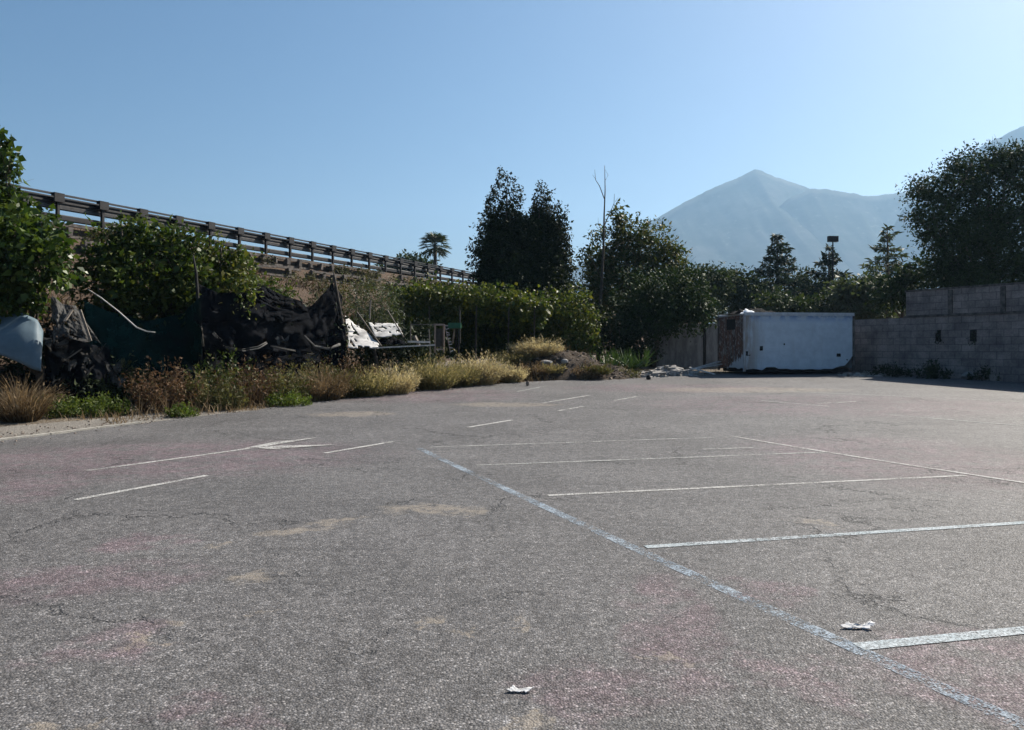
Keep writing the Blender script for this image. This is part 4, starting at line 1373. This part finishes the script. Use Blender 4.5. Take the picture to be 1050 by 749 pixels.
# gathered hems of the nets
for pts, rr, lab in ((((218, 350, 22.90), (232, 357, 21.20), (250, 360, 21.60), (266, 357, 21.90), (274, 352, 22.10)), .035, "grey gathered net hem slung low across the long black net"),
                     (((205, 318, 22.80), (214, 335, 22.90), (222, 345, 21.00), (228, 350, 21.10)), .03, "grey twisted net strand hanging at the left of the long black net"),
                     (((278, 355, 22.00), (292, 358, 22.30), (303, 360, 22.50)), .022, "short grey hem right of the gathered hem on the black net"),
                     (((312, 345, 22.90), (322, 355, 23.10), (336, 358, 23.40), (348, 353, 23.70)), .03, "grey net hem slung below the peak of the black net")):
    mb = MB()
    P = wl(*pts)
    for k in range(4):
        o_ = Vector((random.uniform(-1, 1), random.uniform(-1, 1), random.uniform(-1, 1))) * rr
        mb.tube([p + o_ * random.uniform(.5, 1.3) for p in P], [rr * random.uniform(.35, .7) for _ in P], 5)
    props(recenter(mb.build("net_hem", M["rope_grey"], None, True)), lab, "net")
# poles that carry the nets
for pts, rr, mt, lab in ((((206, 415, 21.20), (205, 340, 21.30), (201, 280, 21.40), (198, 262, 21.40)), [.06, .05, .04, .02], "dark_hole", "dark crooked pole at the left end of the long black net"),
                         (((215, 410, 22.90), (207, 345, 21.10), (204, 318, 21.20)), [.04, .035, .03], "wood_old", "slanting grey prop beside the dark crooked pole"),
                         (((353, 400, 24.70), (351, 330, 24.70), (343, 285, 24.70), (342, 278, 24.70)), [.06, .05, .035, .01], "bark", "dark pole under the peak of the black net"),
                         (((119, 412, 21.50), (110, 335, 21.10), (100, 293, 21.30)), [.035, .03, .02], "wood_old", "thin leaning pole in front of the dark green net"),
                         (((180, 330, 22.20), (196, 322, 22.60), (204, 318, 22.90)), [.03, .025, .02], "wood_old", "grey slanting rail at the right end of the green net")):
    mb = MB(); mb.tube(wl(*pts), rr, 7)
    props(recenter(mb.build("pole", M[mt], None, True)), lab, "pole")
mb = MB(); mb.tube(wl((90, 297, 20.30), (104, 306, 20.20), (122, 320, 20.10), (140, 336, 19.00), (150, 340, 19.00), (159, 341, 19.00)), [.018, .018, .018, .017, .016, .014], 6)
props(recenter(mb.build("bent_pipe", M["pale_stick"], None, True)), "thin pale bent pipe curving in front of the dark green net", "pipe")
mb = MB(); mb.bar(W(186, 344, 22.30), W(208, 341, 22.70), .10, .05)
props(recenter(mb.build("board", M["pale_stick"])), "short grey board against the green net beside the crooked pole", "board")
mb = MB(); mb.bar(W(128, 366, 21.20), W(138, 366.5, 21.30), .12, .06)
props(recenter(mb.build("board", M["paper"])), "small white offcut lying in the weeds below the green net", "board")
for a_, b_, lab in (((66, 330, 18.70), (74, 318, 19.00), "short weathered slat caught in the torn grey net"), ((82, 318, 18.90), (93, 350, 18.80), "long weathered slat hanging down the right of the torn grey net"),
                    ((66, 370, 19.10), (84, 358, 19.30), "weathered slat poking out of the dark tattered net")):
    mb = MB(); mb.bar(W(*a_), W(*b_), .06, .03)
    props(recenter(mb.build("slat", M["wood_old"])), lab, "slat")

# pale blue plastic sheet, bowed
def bs(u, v):
    L_ = [(-40, 330), (-20, 326), (0, 324), (22, 321), (38, 328), (44, 340)]
    B_ = [(-40, 360), (-20, 362), (0, 364), (20, 372), (34, 379), (42, 381)]
    k = u * 5; i = min(4, int(k)); f = k - i
    tx, ty = L_[i][0] + (L_[i + 1][0] - L_[i][0]) * f, L_[i][1] + (L_[i + 1][1] - L_[i][1]) * f
    bx, by = B_[i][0] + (B_[i + 1][0] - B_[i][0]) * f, B_[i][1] + (B_[i + 1][1] - B_[i][1]) * f
    yy = 18.3 - .12 * math.sin(math.pi * v) + .25 * u + .5 * (1 - v)
    return tuple(W(tx + (bx - tx) * v, ty + (by - ty) * v, yy))


o = grid_surface("plastic_sheet", bs, np.linspace(0, 1, 22), np.linspace(0, 1, 14), M["blue_sheet"])
sd = o.modifiers.new("thickness", 'SOLIDIFY'); sd.thickness = .012
recenter(o); props(o, "pale blue-grey plastic sheet leaning under the large-leaved tree", "plastic sheet")

# white torn panels
net("torn_panel", "white torn panel with jagged holes at the right end of the black net", "panel",
    wl((354, 324, 26.2), (362, 330, 26.0), (374, 338, 25.6), (388, 352, 24.7)), wl((357, 357, 24.1), (366, 357.5, 24.1), (378, 357.5, 24.1), (389, 358, 24.1)), 34, 22, .02, .03, .34, M["white_sheet"], 3.3, wave=1.2)
net("torn_panel", "white torn panel propped on a slanting bar behind the jagged one", "panel",
    wl((378, 331, 26.0), (388, 331, 26.0), (399, 331, 26.0), (408, 332, 26.0)), wl((385, 346, 24.8), (395, 346, 24.8), (404, 345, 24.8), (413, 343, 24.8)), 34, 18, .02, .03, .28, M["white_sheet"], 11.3, wave=1.2)
V, Q = crumple(W2(400, 353, 25.2), .55, .3, .18, 18, 12, .12, 17.0)
o = recenter(np_mesh("rag_heap", V, Q, M["net_black"])); props(o, "dark crumpled rags below the second white panel", "rags")
for a_, b_, w_, mt, lab in (((366, 320, 24.0), (391, 355, 23.9), .035, "wood_old", "dark slanting bar crossing the white torn panels"), ((397, 318, 24.6), (414, 346, 24.5), .03, "wood_old", "second slanting bar at the right edge of the white panels"),
                            ((382, 357, 24.0), (446, 354, 25.0), .04, "pale_stick", "long pale pipe running level from the white panels to the wooden frame"),
                            ((418, 350.5, 24.7), (441, 351, 25.0), .06, "pale_stick", "short pale board just above the long level pipe"),
                            ((421, 332, 25.4), (421, 352, 25.4), .03, "wood_old", "thin upright stake left of the wooden frame"), ((440, 338, 25.2), (441, 366, 25.1), .035, "wood_old", "thin upright stake touching the wooden frame"),
                            ((421, 333, 25.4), (447, 333, 25.4), .022, "wood_old", "thin level bar joining the stakes beside the wooden frame"), ((379, 327, 25.6), (380, 308, 25.7), .045, "wood_old", "grey post standing behind the white torn panels"),
                            ((472, 318, 27.0), (472, 352, 26.9), .025, "wood_old", "thin grey stake right of the green crate"), ((425, 345, 25.2), (430, 355, 25.1), .09, "wood_old", "short grey plank tilted between the stakes")):
    mb = MB(); mb.bar(W(*a_), W(*b_), w_, w_)
    nm = "stake" if "stake" in lab else "pipe" if "pipe" in lab else "plank" if "plank" in lab else "board" if "board" in lab else "post" if "post" in lab else "bar"
    props(recenter(mb.build(nm, M[mt])), lab, nm)
# wooden door frame
root = thing("door_frame", "upright empty wooden frame with a dark board, right of the pipe", "frame", W(452, 360, 25.5))
a0, a1, b0_, b1_ = W(446, 362, 25.5), W(446, 334, 25.5), W(455, 362, 25.7), W(455, 334, 25.7)
for p, q in ((a0, a1), (b0_, b1_)):
    mb = MB(); mb.bar(p, q, .05); mb.build("jamb", M["wood_frame"], root)
mb = MB(); mb.bar(a1 + Vector((-.03, 0, .028)), b1_ + Vector((.03, 0, .028)), .055); mb.bar(a0.lerp(a1, .13), b0_.lerp(b1_, .13), .05); mb.build("crosspiece", M["wood_frame"], root)
mb = MB(); mb.add([tuple(v) for v in (W(447, 356, 25.56), W(454, 356, 25.74), W(454, 337, 25.74), W(447, 337, 25.56), W(447, 356, 25.6), W(454, 356, 25.78), W(454, 337, 25.78), W(447, 337, 25.6))],
                  [(0, 1, 2, 3), (7, 6, 5, 4), (0, 4, 5, 1), (1, 5, 6, 2), (2, 6, 7, 3), (3, 7, 4, 0)]); mb.build("board", M["dark_hole"], root)
# narrow ladder
root = thing("slatted_strip", "narrow strip of pale slats leaning right of the wooden frame", "slats", W(460, 362, 25.9))
l0, l1 = W(462, 362, 25.8), W(456, 333, 26.2)
dx = Vector((.10, .02, 0))
for s_ in (0,):
    mb = MB(); mb.bar(l0 + dx * s_, l1 + dx * s_, .022); mb.build("rail", M["wood_frame"], root)
for k in range(9):
    mb = MB(); p = l0.lerp(l1, .06 + k * .11); mb.bar(p + Vector((0, 0, random.uniform(-.02, .02))), p + dx + Vector((0, 0, random.uniform(-.03, .03))), .026); mb.build("slat", M["pale_stick"], root)
# green crate
root = thing("crate", "green plastic crate hung in the pergola, right of the wooden frame", "crate", W(466, 336, 26.6))
p = W(466, 334, 26.6)
for nm, c_, s_ in (("base", (0, 0, -.09), (.42, .30, .02)), ("side", (0, -.15, .005), (.42, .02, .17)), ("side", (0, .15, .005), (.42, .02, .17)), ("side", (-.21, 0, .005), (.02, .28, .17)), ("side", (.21, 0, .005), (.02, .28, .17))):
    mb = MB(); mb.box(p + Vector(c_), s_, 0, .004); mb.build(nm, M["green_plastic"], root)
mb = MB(); mb.bar(W(464, 352, 26.8), p + Vector((0, .02, -.1)), .05); props(recenter(mb.build("stake", M["wood_old"])), "short stake holding up the green crate", "stake")

# ------------------------------------------------------------------ earth mound
mc = G(572, 391); mc = Vector((mc.x + .4, mc.y + 2.3, g(mc.y + 2.3)))
def md(u, v):
    r = math.sqrt(u * u + v * v)
    h_ = max(-.1, (1 - r ** 1.5)) * 1.08
    x, y_ = mc.x + u * 3.1, mc.y + v * 1.9
    h_ = h_ * (1 - .35 * max(0, u)) + (.22 * mnoise.noise(Vector((x * 1.3, y_ * 1.3, 1))) + .12 * mnoise.noise(Vector((x * 3.6, y_ * 3.6, 6))) + .05 * mnoise.noise(Vector((x * 9, y_ * 9, 2)))) * (1 if r < 1 else .2)
    return (x, y_, g(y_) + h_ - .03)


o = grid_surface("earth_mound", md, np.linspace(-1.05, 1.05, 60), np.linspace(-1.05, 1.05, 44), M["mound"])
props(recenter(o), "mound of dark earth and rubbish beside the car park edge", "mound")


def on_mound(px, py):
    for yy in np.arange(28, 36, .05):
        p = W(px, py, yy)
        u, v = (p.x - mc.x) / 3.1, (p.y - mc.y) / 1.9
        z = md(u, v)[2] if abs(u) < 1.05 and abs(v) < 1.05 else g(yy)
        if p.z <= z: return Vector((p.x, yy, z))
    return G(px, py)


def lump(name, label, cat, c, s, mat, seed):
    random.seed(seed)
    import bmesh
    bm = bmesh.new(); bmesh.ops.create_icosphere(bm, subdivisions=2, radius=1)
    for v in bm.verts:
        f = 1 + .28 * mnoise.noise(v.co * 1.6 + Vector((seed, 0, 0))) + .12 * mnoise.noise(v.co * 4 + Vector((0, seed, 0)))
        v.co = Vector((v.co.x * s[0] * f, v.co.y * s[1] * f, v.co.z * s[2] * f))
    me = bpy.data.meshes.new(name); bm.to_mesh(me); bm.free()
    o = link_mesh(name, me, mat); o.location = Vector(c) + Vector((0, 0, s[2] * .75))
    return props(o, label, cat)


lump("plastic_bag", "small white plastic bag on the asphalt edge at the foot of the mound", "plastic bag", G(620, 388), (.20, .16, .17), M["paper"], 2)
lump("stone", "dark boulder between the dry shrub and the white plastic bag", "stone", G(612, 388), (.30, .26, .26), M["rubble_brown"], 6)
lump("stone", "pale flat stone high on the left of the mound", "stone", on_mound(560, 374), (.24, .14, .09), M["rubble_pale"], 4)
lump("stone", "pale round stone near the middle of the mound", "stone", on_mound(579, 374), (.14, .12, .10), M["rubble_pale"], 9)
lump("stone", "small dark stone alone on the asphalt before the rubble heap", "stone", G(665, 389.5), (.09, .09, .10), M["dark_hole"], 12)
lump("stone", "small brown stone alone on the asphalt left of the mound", "stone", G(541, 396), (.06, .06, .10), M["rubble_brown"], 14)
lump("stone", "white lump by the foot of the block wall", "stone", G(995, 389), (.32, .2, .17), M["rubble_pale"], 15)
rocks("rubble_heap", "low scatter of pale rubble at the wall foot right of the box body", "rubble", tuple(G(893, 386.5) + Vector((0, .5, 0))), 1.2, .35, .12, 40, .06, .16, M["rubble_pale"], 8)
mb = MB(); random.seed(63)
for _ in range(420):
    u, v = random.uniform(-.95, .95), random.uniform(-.95, .6)
    p = md(u, v); s_ = random.uniform(.025, .10) * random.choice([.6, 1, 1])
    mb.box((p[0], p[1], p[2] + s_ * .1), (s_ * 1.5, s_, s_ * .7), random.uniform(0, 3), s_ * .25)
props(mb.build("mound_stones", M["rubble_brown"]), "broken stones and clods strewn over the earth mound", "stones", kind="stuff")
rocks("rubble_heap", "low scatter of broken stones right of the mound near the yucca", "rubble", tuple(G(655, 387.5) + Vector((0, .4, 0))), 1.3, .3, .1, 40, .05, .14, M["rubble_pale"], 18)

# ------------------------------------------------------------------ grass clumps and weeds
def at_px(px, py, wpx, hpx, fn=G):
    c = fn(px, py); return c, wpx / 2 * c.y / F, hpx * c.y / F


VEG = [  # px, base py, width, height, material, kind, count, extra, name, label
    (12, 433, 56, 66, "brown_grass", 'blade', 900, dict(w=.014, plume=1), "grass_clump", "tall dry brown grass clump under the pale blue sheet"),
    (48, 428, 60, 26, "weed", 'leaf', 2600, {}, "weed_patch", "low light green weed patch on the gravel, the leftmost one"),
    (98, 427, 64, 24, "weed", 'leaf', 2600, {}, "weed_patch", "low light green weed patch beside the reddish dead weed"),
    (126, 414, 44, 50, "olive", 'leaf', 1800, dict(w=.02), "weed_bush", "upright green weed bush in front of the leaning pole"),
    (163, 423, 64, 58, "weed_dead", 'leaf', 3000, dict(w=.015), "weed_bush", "reddish brown dead weed bush below the green net"),
    (183, 428, 34, 16, "weed", 'leaf', 900, {}, "weed_patch", "small green weed patch at the foot of the reddish dead weed"),
    (209, 420, 52, 52, "olive", 'leaf', 2600, dict(w=.015), "weed_bush", "olive weed bush at the foot of the crooked pole"),
    (246, 417, 56, 48, "weed_dead", 'leaf', 2000, dict(w=.015), "weed_bush", "brownish weed bush under the gathered net hem"),
    (228, 421, 44, 30, "olive", 'leaf', 1500, dict(w=.015), "weed_bush", "low olive weed bush between the pole and the brownish bush"),
    (284, 414, 60, 44, "olive", 'leaf', 2600, dict(w=.014), "weed_bush", "olive weed bush below the middle of the black net"),
    (292, 417, 58, 18, "weed", 'leaf', 1700, {}, "weed_patch", "green weed patch at the kerbless edge below the black net"),
    (328, 411, 54, 50, "brown_grass", 'blade', 1000, dict(w=.014, plume=2), "grass_clump", "brown grass clump below the peak of the black net"),
    (352, 408, 46, 46, "olive", 'blade', 800, dict(w=.014, plume=2), "grass_clump", "olive brown grass clump below the white torn panels"),
    (376, 407, 46, 40, "straw_green", 'blade', 900, dict(w=.012, plume=3), "grass_clump", "greenish straw clump below the slanting bar"),
    (403, 404.5, 44, 44, "straw", 'blade', 900, dict(w=.011, plume=4), "grass_clump", "bright straw clump below the level pipe"),
    (444, 400, 48, 50, "straw_green", 'blade', 1000, dict(w=.012, plume=4), "grass_clump", "tall greenish straw clump below the wooden frame"),
    (470, 397, 42, 36, "straw_green", 'blade', 1000, dict(w=.012, plume=4), "grass_clump", "tall straw clump right of the wooden frame, below the crate"),
    (492, 395, 44, 46, "straw", 'blade', 1000, dict(w=.011, plume=5), "grass_clump", "bright straw clump below the middle of the pergola"),
    (522, 392.5, 32, 26, "straw", 'blade', 800, dict(w=.011, plume=5), "grass_clump", "low bright straw clump at the left foot of the mound"),
    (600, 390, 26, 20, "brown_grass", 'leaf', 1600, dict(w=.012), "dry_shrub", "small round dry shrub at the front foot of the mound"),
    (642, 388, 40, 16, "olive", 'leaf', 1000, dict(w=.012), "weed_patch", "grey-green low weed between the white bag and the rubble"),
    (30, 424, 40, 40, "brown_grass", 'blade', 600, dict(w=.014, plume=1), "grass_clump", "dry brown grass clump behind the leftmost low green weeds"),
    (90, 418, 60, 56, "leaf_dark", 'leaf', 2000, dict(w=.02), "weed_bush", "dark weed bush in front of the dark tattered net"),
    (145, 412, 44, 46, "leaf_shrub", 'leaf', 1600, dict(w=.02), "weed_bush", "tall dark green weed bush behind the reddish dead weed"),
    (226, 414, 54, 62, "leaf_shrub", 'leaf', 2000, dict(w=.018), "weed_bush", "tall dark green weed bush behind the olive one by the crooked pole"),
    (264, 411, 60, 52, "weed_dead", 'leaf', 2200, dict(w=.013), "weed_bush", "brown dead weed bush in front of the middle of the black net"),
    (308, 409, 56, 50, "olive", 'leaf', 2000, dict(w=.015), "weed_bush", "tall olive weed bush in front of the right part of the black net"),
    (352, 405, 50, 50, "weed_dead", 'leaf', 2000, dict(w=.013), "weed_bush", "brown dead weed bush below the dark pole under the net peak"),
    (423, 400, 40, 36, "olive", 'leaf', 1500, dict(w=.015), "weed_bush", "olive weed bush between two straw clumps below the level pipe"),
    (505, 391, 30, 30, "olive", 'leaf', 1000, dict(w=.015), "weed_bush", "olive weed bush between the bright straw clumps below the pergola"),
    (962, 389, 36, 22, "leaf_dark", 'leaf', 1000, dict(w=.018), "weed_patch", "dark weed clump at the wall foot below the left drain hole"),
    (1020, 391, 44, 18, "leaf_dark", 'leaf', 900, dict(w=.018), "weed_patch", "dark weed clump at the wall foot right of the white lump"),
    (920, 387, 50, 16, "leaf_dark", 'leaf', 900, dict(w=.018), "weed_patch", "dark weed clump at the wall foot below the wall step"),
]
for (px, py, wp, hp, mt, kd, cnt, ex, nm, lab) in VEG:
    c, rx, hh = at_px(px, py, wp, hp)
    c = c + Vector((0, rx * .5, 0)); c.z = g(c.y)
    catg = {"grass_clump": "grass", "weed_patch": "weeds", "weed_bush": "weeds", "dry_shrub": "shrub"}[nm]
    tuft(nm, lab, catg, M[mt], c, rx, hh, cnt, kind=kd, **ex)
for px, py, wp, hp, mt, cnt, lab in ((552, 366, 52, 28, "straw", 1700, "bright straw grass clump crowning the mound"), (530, 374, 40, 24, "straw_green", 800, "straw grass clump on the left shoulder of the mound"),
                                     (545, 385, 36, 20, "brown_grass", 700, "brown grass clump low on the front of the mound"),
                                     (566, 383, 26, 14, "straw_green", 260, "thin greenish straw clump on the middle of the mound front"),
                                     (612, 384, 34, 14, "olive", 500, "olive grass clump low on the right end of the mound")):
    c, rx, hh = at_px(px, py, wp, hp, on_mound)
    tuft("grass_clump", lab, "grass", M[mt], c, rx, hh, cnt, w=.011, plume=5, spread=1.0)
# yuccas
for px, py, yy, wp, hp, lab in ((628, 378, 31.2, 40, 26, "spiky green yucca at the right foot of the mound"), (645, 376, 31.8, 34, 24, "spiky green yucca right of the other two, before the shade"),
                                (585, 362, 33.2, 36, 24, "spiky green yucca behind the mound below the bush")):
    p = W(px, py, yy); zb = g(yy) - .05; n = 130
    a = RNG.uniform(0, 6.283, n); el = RNG.uniform(.25, 1.5, n)
    D = np.stack([np.cos(a) * np.cos(el), np.sin(a) * np.cos(el), np.sin(el)], 1)
    hh = hp * yy / F
    stem = np.array([p.x, yy, max(zb + .1, p.z - .1)])
    k = RNG.uniform(-.55, .55, (n, 1)) * np.array([[wp * yy / F, .4, .15]])
    V, Q, _ = blades(stem + k, D, RNG.uniform(.6, 1.05, n) * hh, .05, .15)
    mb = MB(); mb.tube([(p.x, yy, zb), tuple(stem)], [.06, .05], 6)
    root = thing("yucca", lab, "plant", (p.x, yy, zb + .05))
    np_mesh("leaves", V, Q, M["yucca"], root); mb.build("stem", M["bark"], root)
# torn flaps hanging on the nets: parts of their net
def flaps(net_obj, seed, n, mats, xr, zr, size):
    random.seed(seed)
    for _ in range(n):
        px, py, yy = random.uniform(*xr), random.uniform(*zr), 0
        d0, d1 = net_obj["_y"]
        f_ = (px - xr[0]) / (xr[1] - xr[0]); yy = d0 + (d1 - d0) * f_ - random.uniform(.25, .5)
        c = W(px, py, yy); w_, h_ = random.uniform(.25, 1) * size, random.uniform(.3, 1.0) * size
        V, ok = [], []
        sk = random.uniform(-.7, .7); s2 = random.uniform(0, 50)
        for j in range(12):
            for i in range(9):
                u, v = i / 8, j / 11
                n1 = mnoise.noise(Vector((u * 2.5 + s2, v * 2.5, 1))) + .5 * mnoise.noise(Vector((u * 6 + s2, v * 6, 4)))
                V.append((c.x + (u - .5) * w_ * (1 - .5 * v) + sk * v * h_ * .6, c.y + .14 * n1, c.z - v * h_ - (1 - (2 * u - 1) ** 2) * .12 * (1 - v) + .08 * n1))
                ok.append(mnoise.noise(Vector((u * 4 + s2, v * 3, 9))) > -.28 + .45 * max(0, v - .6))
        Q = [(j * 9 + i, j * 9 + i + 1, j * 9 + i + 10, j * 9 + i + 9) for j in range(11) for i in range(8) if ok[j * 9 + i] and ok[j * 9 + i + 10]]
        if not Q: continue
        np_mesh("torn_flap", np.array(V), np.array(Q), M[random.choice(mats)], net_obj, True)


for o in [x for x in scene.objects if x.name.startswith("shade_net")]:
    lab = o["label"]
    if lab.startswith("long black"):
        o["_y"] = (21.0, 24.2); flaps(o, 31, 15, ["net_black", "net_grey", "net_black"], (212, 345), (315, 375), .95)
    elif lab.startswith("dark tattered"):
        o["_y"] = (19.2, 20.0); flaps(o, 32, 9, ["net_black", "net_grey", "net_grey"], (52, 118), (335, 385), .7)
    elif lab.startswith("dark green"):
        o["_y"] = (20.0, 21.6); flaps(o, 33, 7, ["net_green", "net_black", "net_grey"], (100, 200), (325, 375), .8)
    if "_y" in o: del o["_y"]
# bare dead stalks standing and leaning all along the verge
n = 1000
yv_ = np.concatenate([RNG.uniform(17.5, 30, n), RNG.uniform(29.5, 32.5, 260)])
B, Ls = [], []
for k, q in enumerate(yv_):
    if k < n:
        x_ = edge_x(q) - abs(RNG.normal()) * 1.1 - .35
        B.append((x_, q, g(q) - .03)); Ls.append(RNG.uniform(.2, .85))
    else:
        x_ = mc.x + RNG.uniform(-1, 1) * 2.8
        B.append((x_, q, max(g(q), md((x_ - mc.x) / 3.1, (q - mc.y) / 1.9)[2]) - .03)); Ls.append(RNG.uniform(.15, .5))
B = np.array(B)
V, Q, _ = blades(B, np.array([0, 0, 1.0]) + RNG.normal(size=B.shape) * .42, np.array(Ls), .011, .25)
props(np_mesh("dead_stalks", V, Q, M["brown_grass"]), "thin bare dead stalks standing among the verge weeds", "dead stalks", kind="stuff")
# loose ground cover on the verge
n = 9000
tt = RNG.uniform(-6, 34, n); B, keepb = [], []
for yv_ in tt:
    ex_ = edge_x(yv_)
    off = abs(RNG.normal()) * 1.6 + .05
    B.append((ex_ - off, yv_, g(yv_) - .02))
B = np.array(B)
ok = np.array([mnoise.noise(Vector((b[0] * .9, b[1] * .9, 2))) > (-.1 if b[1] > 17 else .25) for b in B])
B = B[ok]
V1, Q1, _ = blades(B, np.array([0, 0, 1.0]) + RNG.normal(size=B.shape) * .4, RNG.uniform(.08, .34, len(B)), .014, .4)
props(np_mesh("verge_grass", V1, Q1, M["brown_grass"]), "short dry grass scattered along the car park edge", "grass", kind="stuff")
# dirt crumbs on the gravel verge and the edge of the asphalt
mb = MB(); random.seed(77)
for _ in range(900):
    yv_ = random.uniform(8, 32); s_ = random.uniform(.008, .03)
    x_ = edge_x(yv_) - random.gauss(.5, .55)
    mb.box((x_, yv_, g(yv_) + s_ * .15), (s_ * 1.3, s_, s_ * .7), random.uniform(0, 3), s_ * .2)
props(mb.build("loose_stones", M["rubble_brown"]), "loose pebbles and crumbs along the car park edge", "pebbles", kind="stuff")

# ------------------------------------------------------------------ litter on the asphalt
def litter(name, label, px, py, s, seed):
    """a torn sheet of paper, folded over itself and dented"""
    c = G(px, py); nu, nv = 12, 8
    a = random.uniform(-.6, .1); ca, sa = math.cos(a), math.sin(a)
    V, Q = [], []
    for jj in range(nv):
        for ii in range(nu):
            u, v = ii / (nu - 1) * 2 - 1, jj / (nv - 1) * 2 - 1
            e = 1 + .25 * mnoise.noise(Vector((u * 2, v * 2, seed)))
            x, y = u * s * .55 * e + v * s * .12, v * s * .24 * e + .18 * s * math.sin(u * 2.2)
            z = s * (.15 * max(0, u * .7 + v * .5 - .15) + .16 * max(0, -u * .8 + v * .3 - .3) + .16 * abs(mnoise.noise(Vector((u * 2.6, v * 2.6, seed + 5)))) + .05 * abs(math.sin(3 * u + 4 * v + seed)))
            V.append((c.x + x * ca - y * sa, c.y + x * sa + y * ca, c.z + .005 + z))
    for jj in range(nv - 1):
        for ii in range(nu - 1):
            k = jj * nu + ii; Q.append((k, k + 1, k + nu + 1, k + nu))
    o = np_mesh(name, np.array(V), np.array(Q), M["litter_paper"], None, False)
    sd = o.modifiers.new("thickness", 'SOLIDIFY'); sd.thickness = .002
    recenter(o); props(o, label, "litter")


litter("paper_scrap", "crumpled white paper beside the corner of the painted bay lines", 880, 645, .13, 2.0)
litter("paper_scrap", "small twisted white paper on bare asphalt nearest the camera", 533, 710, .085, 7.0)

# ------------------------------------------------------------------ air
bpy.ops.mesh.primitive_cube_add(size=1, location=(0, 1900, 378))
hz = bpy.context.object; hz.name = "haze"; hz.scale = (8000, 4800, 762)
hm = bpy.data.materials.new("air"); hm.use_nodes = True
t = hm.node_tree; t.nodes.clear()
ou = t.nodes.new("ShaderNodeOutputMaterial"); pv = t.nodes.new("ShaderNodeVolumePrincipled")
pv.inputs["Color"].default_value = (.43, .695, 1.0, 1); pv.inputs["Density"].default_value = 1.6e-4; pv.inputs["Anisotropy"].default_value = .35
t.links.new(pv.outputs[0], ou.inputs["Volume"])
hz.data.materials.append(hm)
props(hz, "thin blue daylight haze filling the valley", "haze", kind="stuff")

# ------------------------------------------------------------------ light
w = bpy.data.worlds.new("World"); scene.world = w; w.use_nodes = True
nt = w.node_tree
sky = nt.nodes.new("ShaderNodeTexSky"); sky.sky_type = 'NISHITA'; sky.sun_disc = False
sky.sun_elevation = R(SUN_EL); sky.sun_rotation = R(SUN_AZ)
sky.air_density = 1.0; sky.dust_density = 1.5; sky.ozone_density = 2.4; sky.altitude = 60
bg = nt.nodes["Background"]; bg.inputs["Strength"].default_value = .047
hs = nt.nodes.new("ShaderNodeHueSaturation"); hs.inputs["Saturation"].default_value = 1.28; hs.inputs["Hue"].default_value = .497
nt.links.new(sky.outputs[0], hs.inputs["Color"]); nt.links.new(hs.outputs[0], bg.inputs["Color"])
sl = bpy.data.lights.new("sun", 'SUN'); sl.energy = 4.8; sl.angle = R(.5); sl.color = (1.0, .93, .82)
so = bpy.data.objects.new("sun", sl); COL.objects.link(so)
az, el = R(SUN_AZ), R(SUN_EL)
sd_ = Vector((math.sin(az) * math.cos(el), math.cos(az) * math.cos(el), math.sin(el)))
so.rotation_euler = sd_.to_track_quat('Z', 'Y').to_euler(); so.location = (30, 30, 60)

cam = bpy.data.cameras.new("camera"); co = bpy.data.objects.new("camera", cam); COL.objects.link(co)
co.location = (0, 0, EYE); co.rotation_euler = (R(90), 0, 0)
cam.sensor_width = 36; cam.lens = F / 1050 * 36; cam.shift_y = (HY - 374.5) / 1050
cam.clip_start = .05; cam.clip_end = 20000
scene.camera = co
scene.view_settings.view_transform = 'Standard'; scene.view_settings.look = 'None'
scene.view_settings.exposure = 1.07; scene.view_settings.gamma = 1.0; scene.view_settings.use_curve_mapping = False
scene.cycles.max_bounces = 6; scene.cycles.diffuse_bounces = 3; scene.cycles.glossy_bounces = 2
scene.cycles.transmission_bounces = 3; scene.cycles.volume_bounces = 0; scene.cycles.transparent_max_bounces = 12
scene.cycles.use_denoising = True
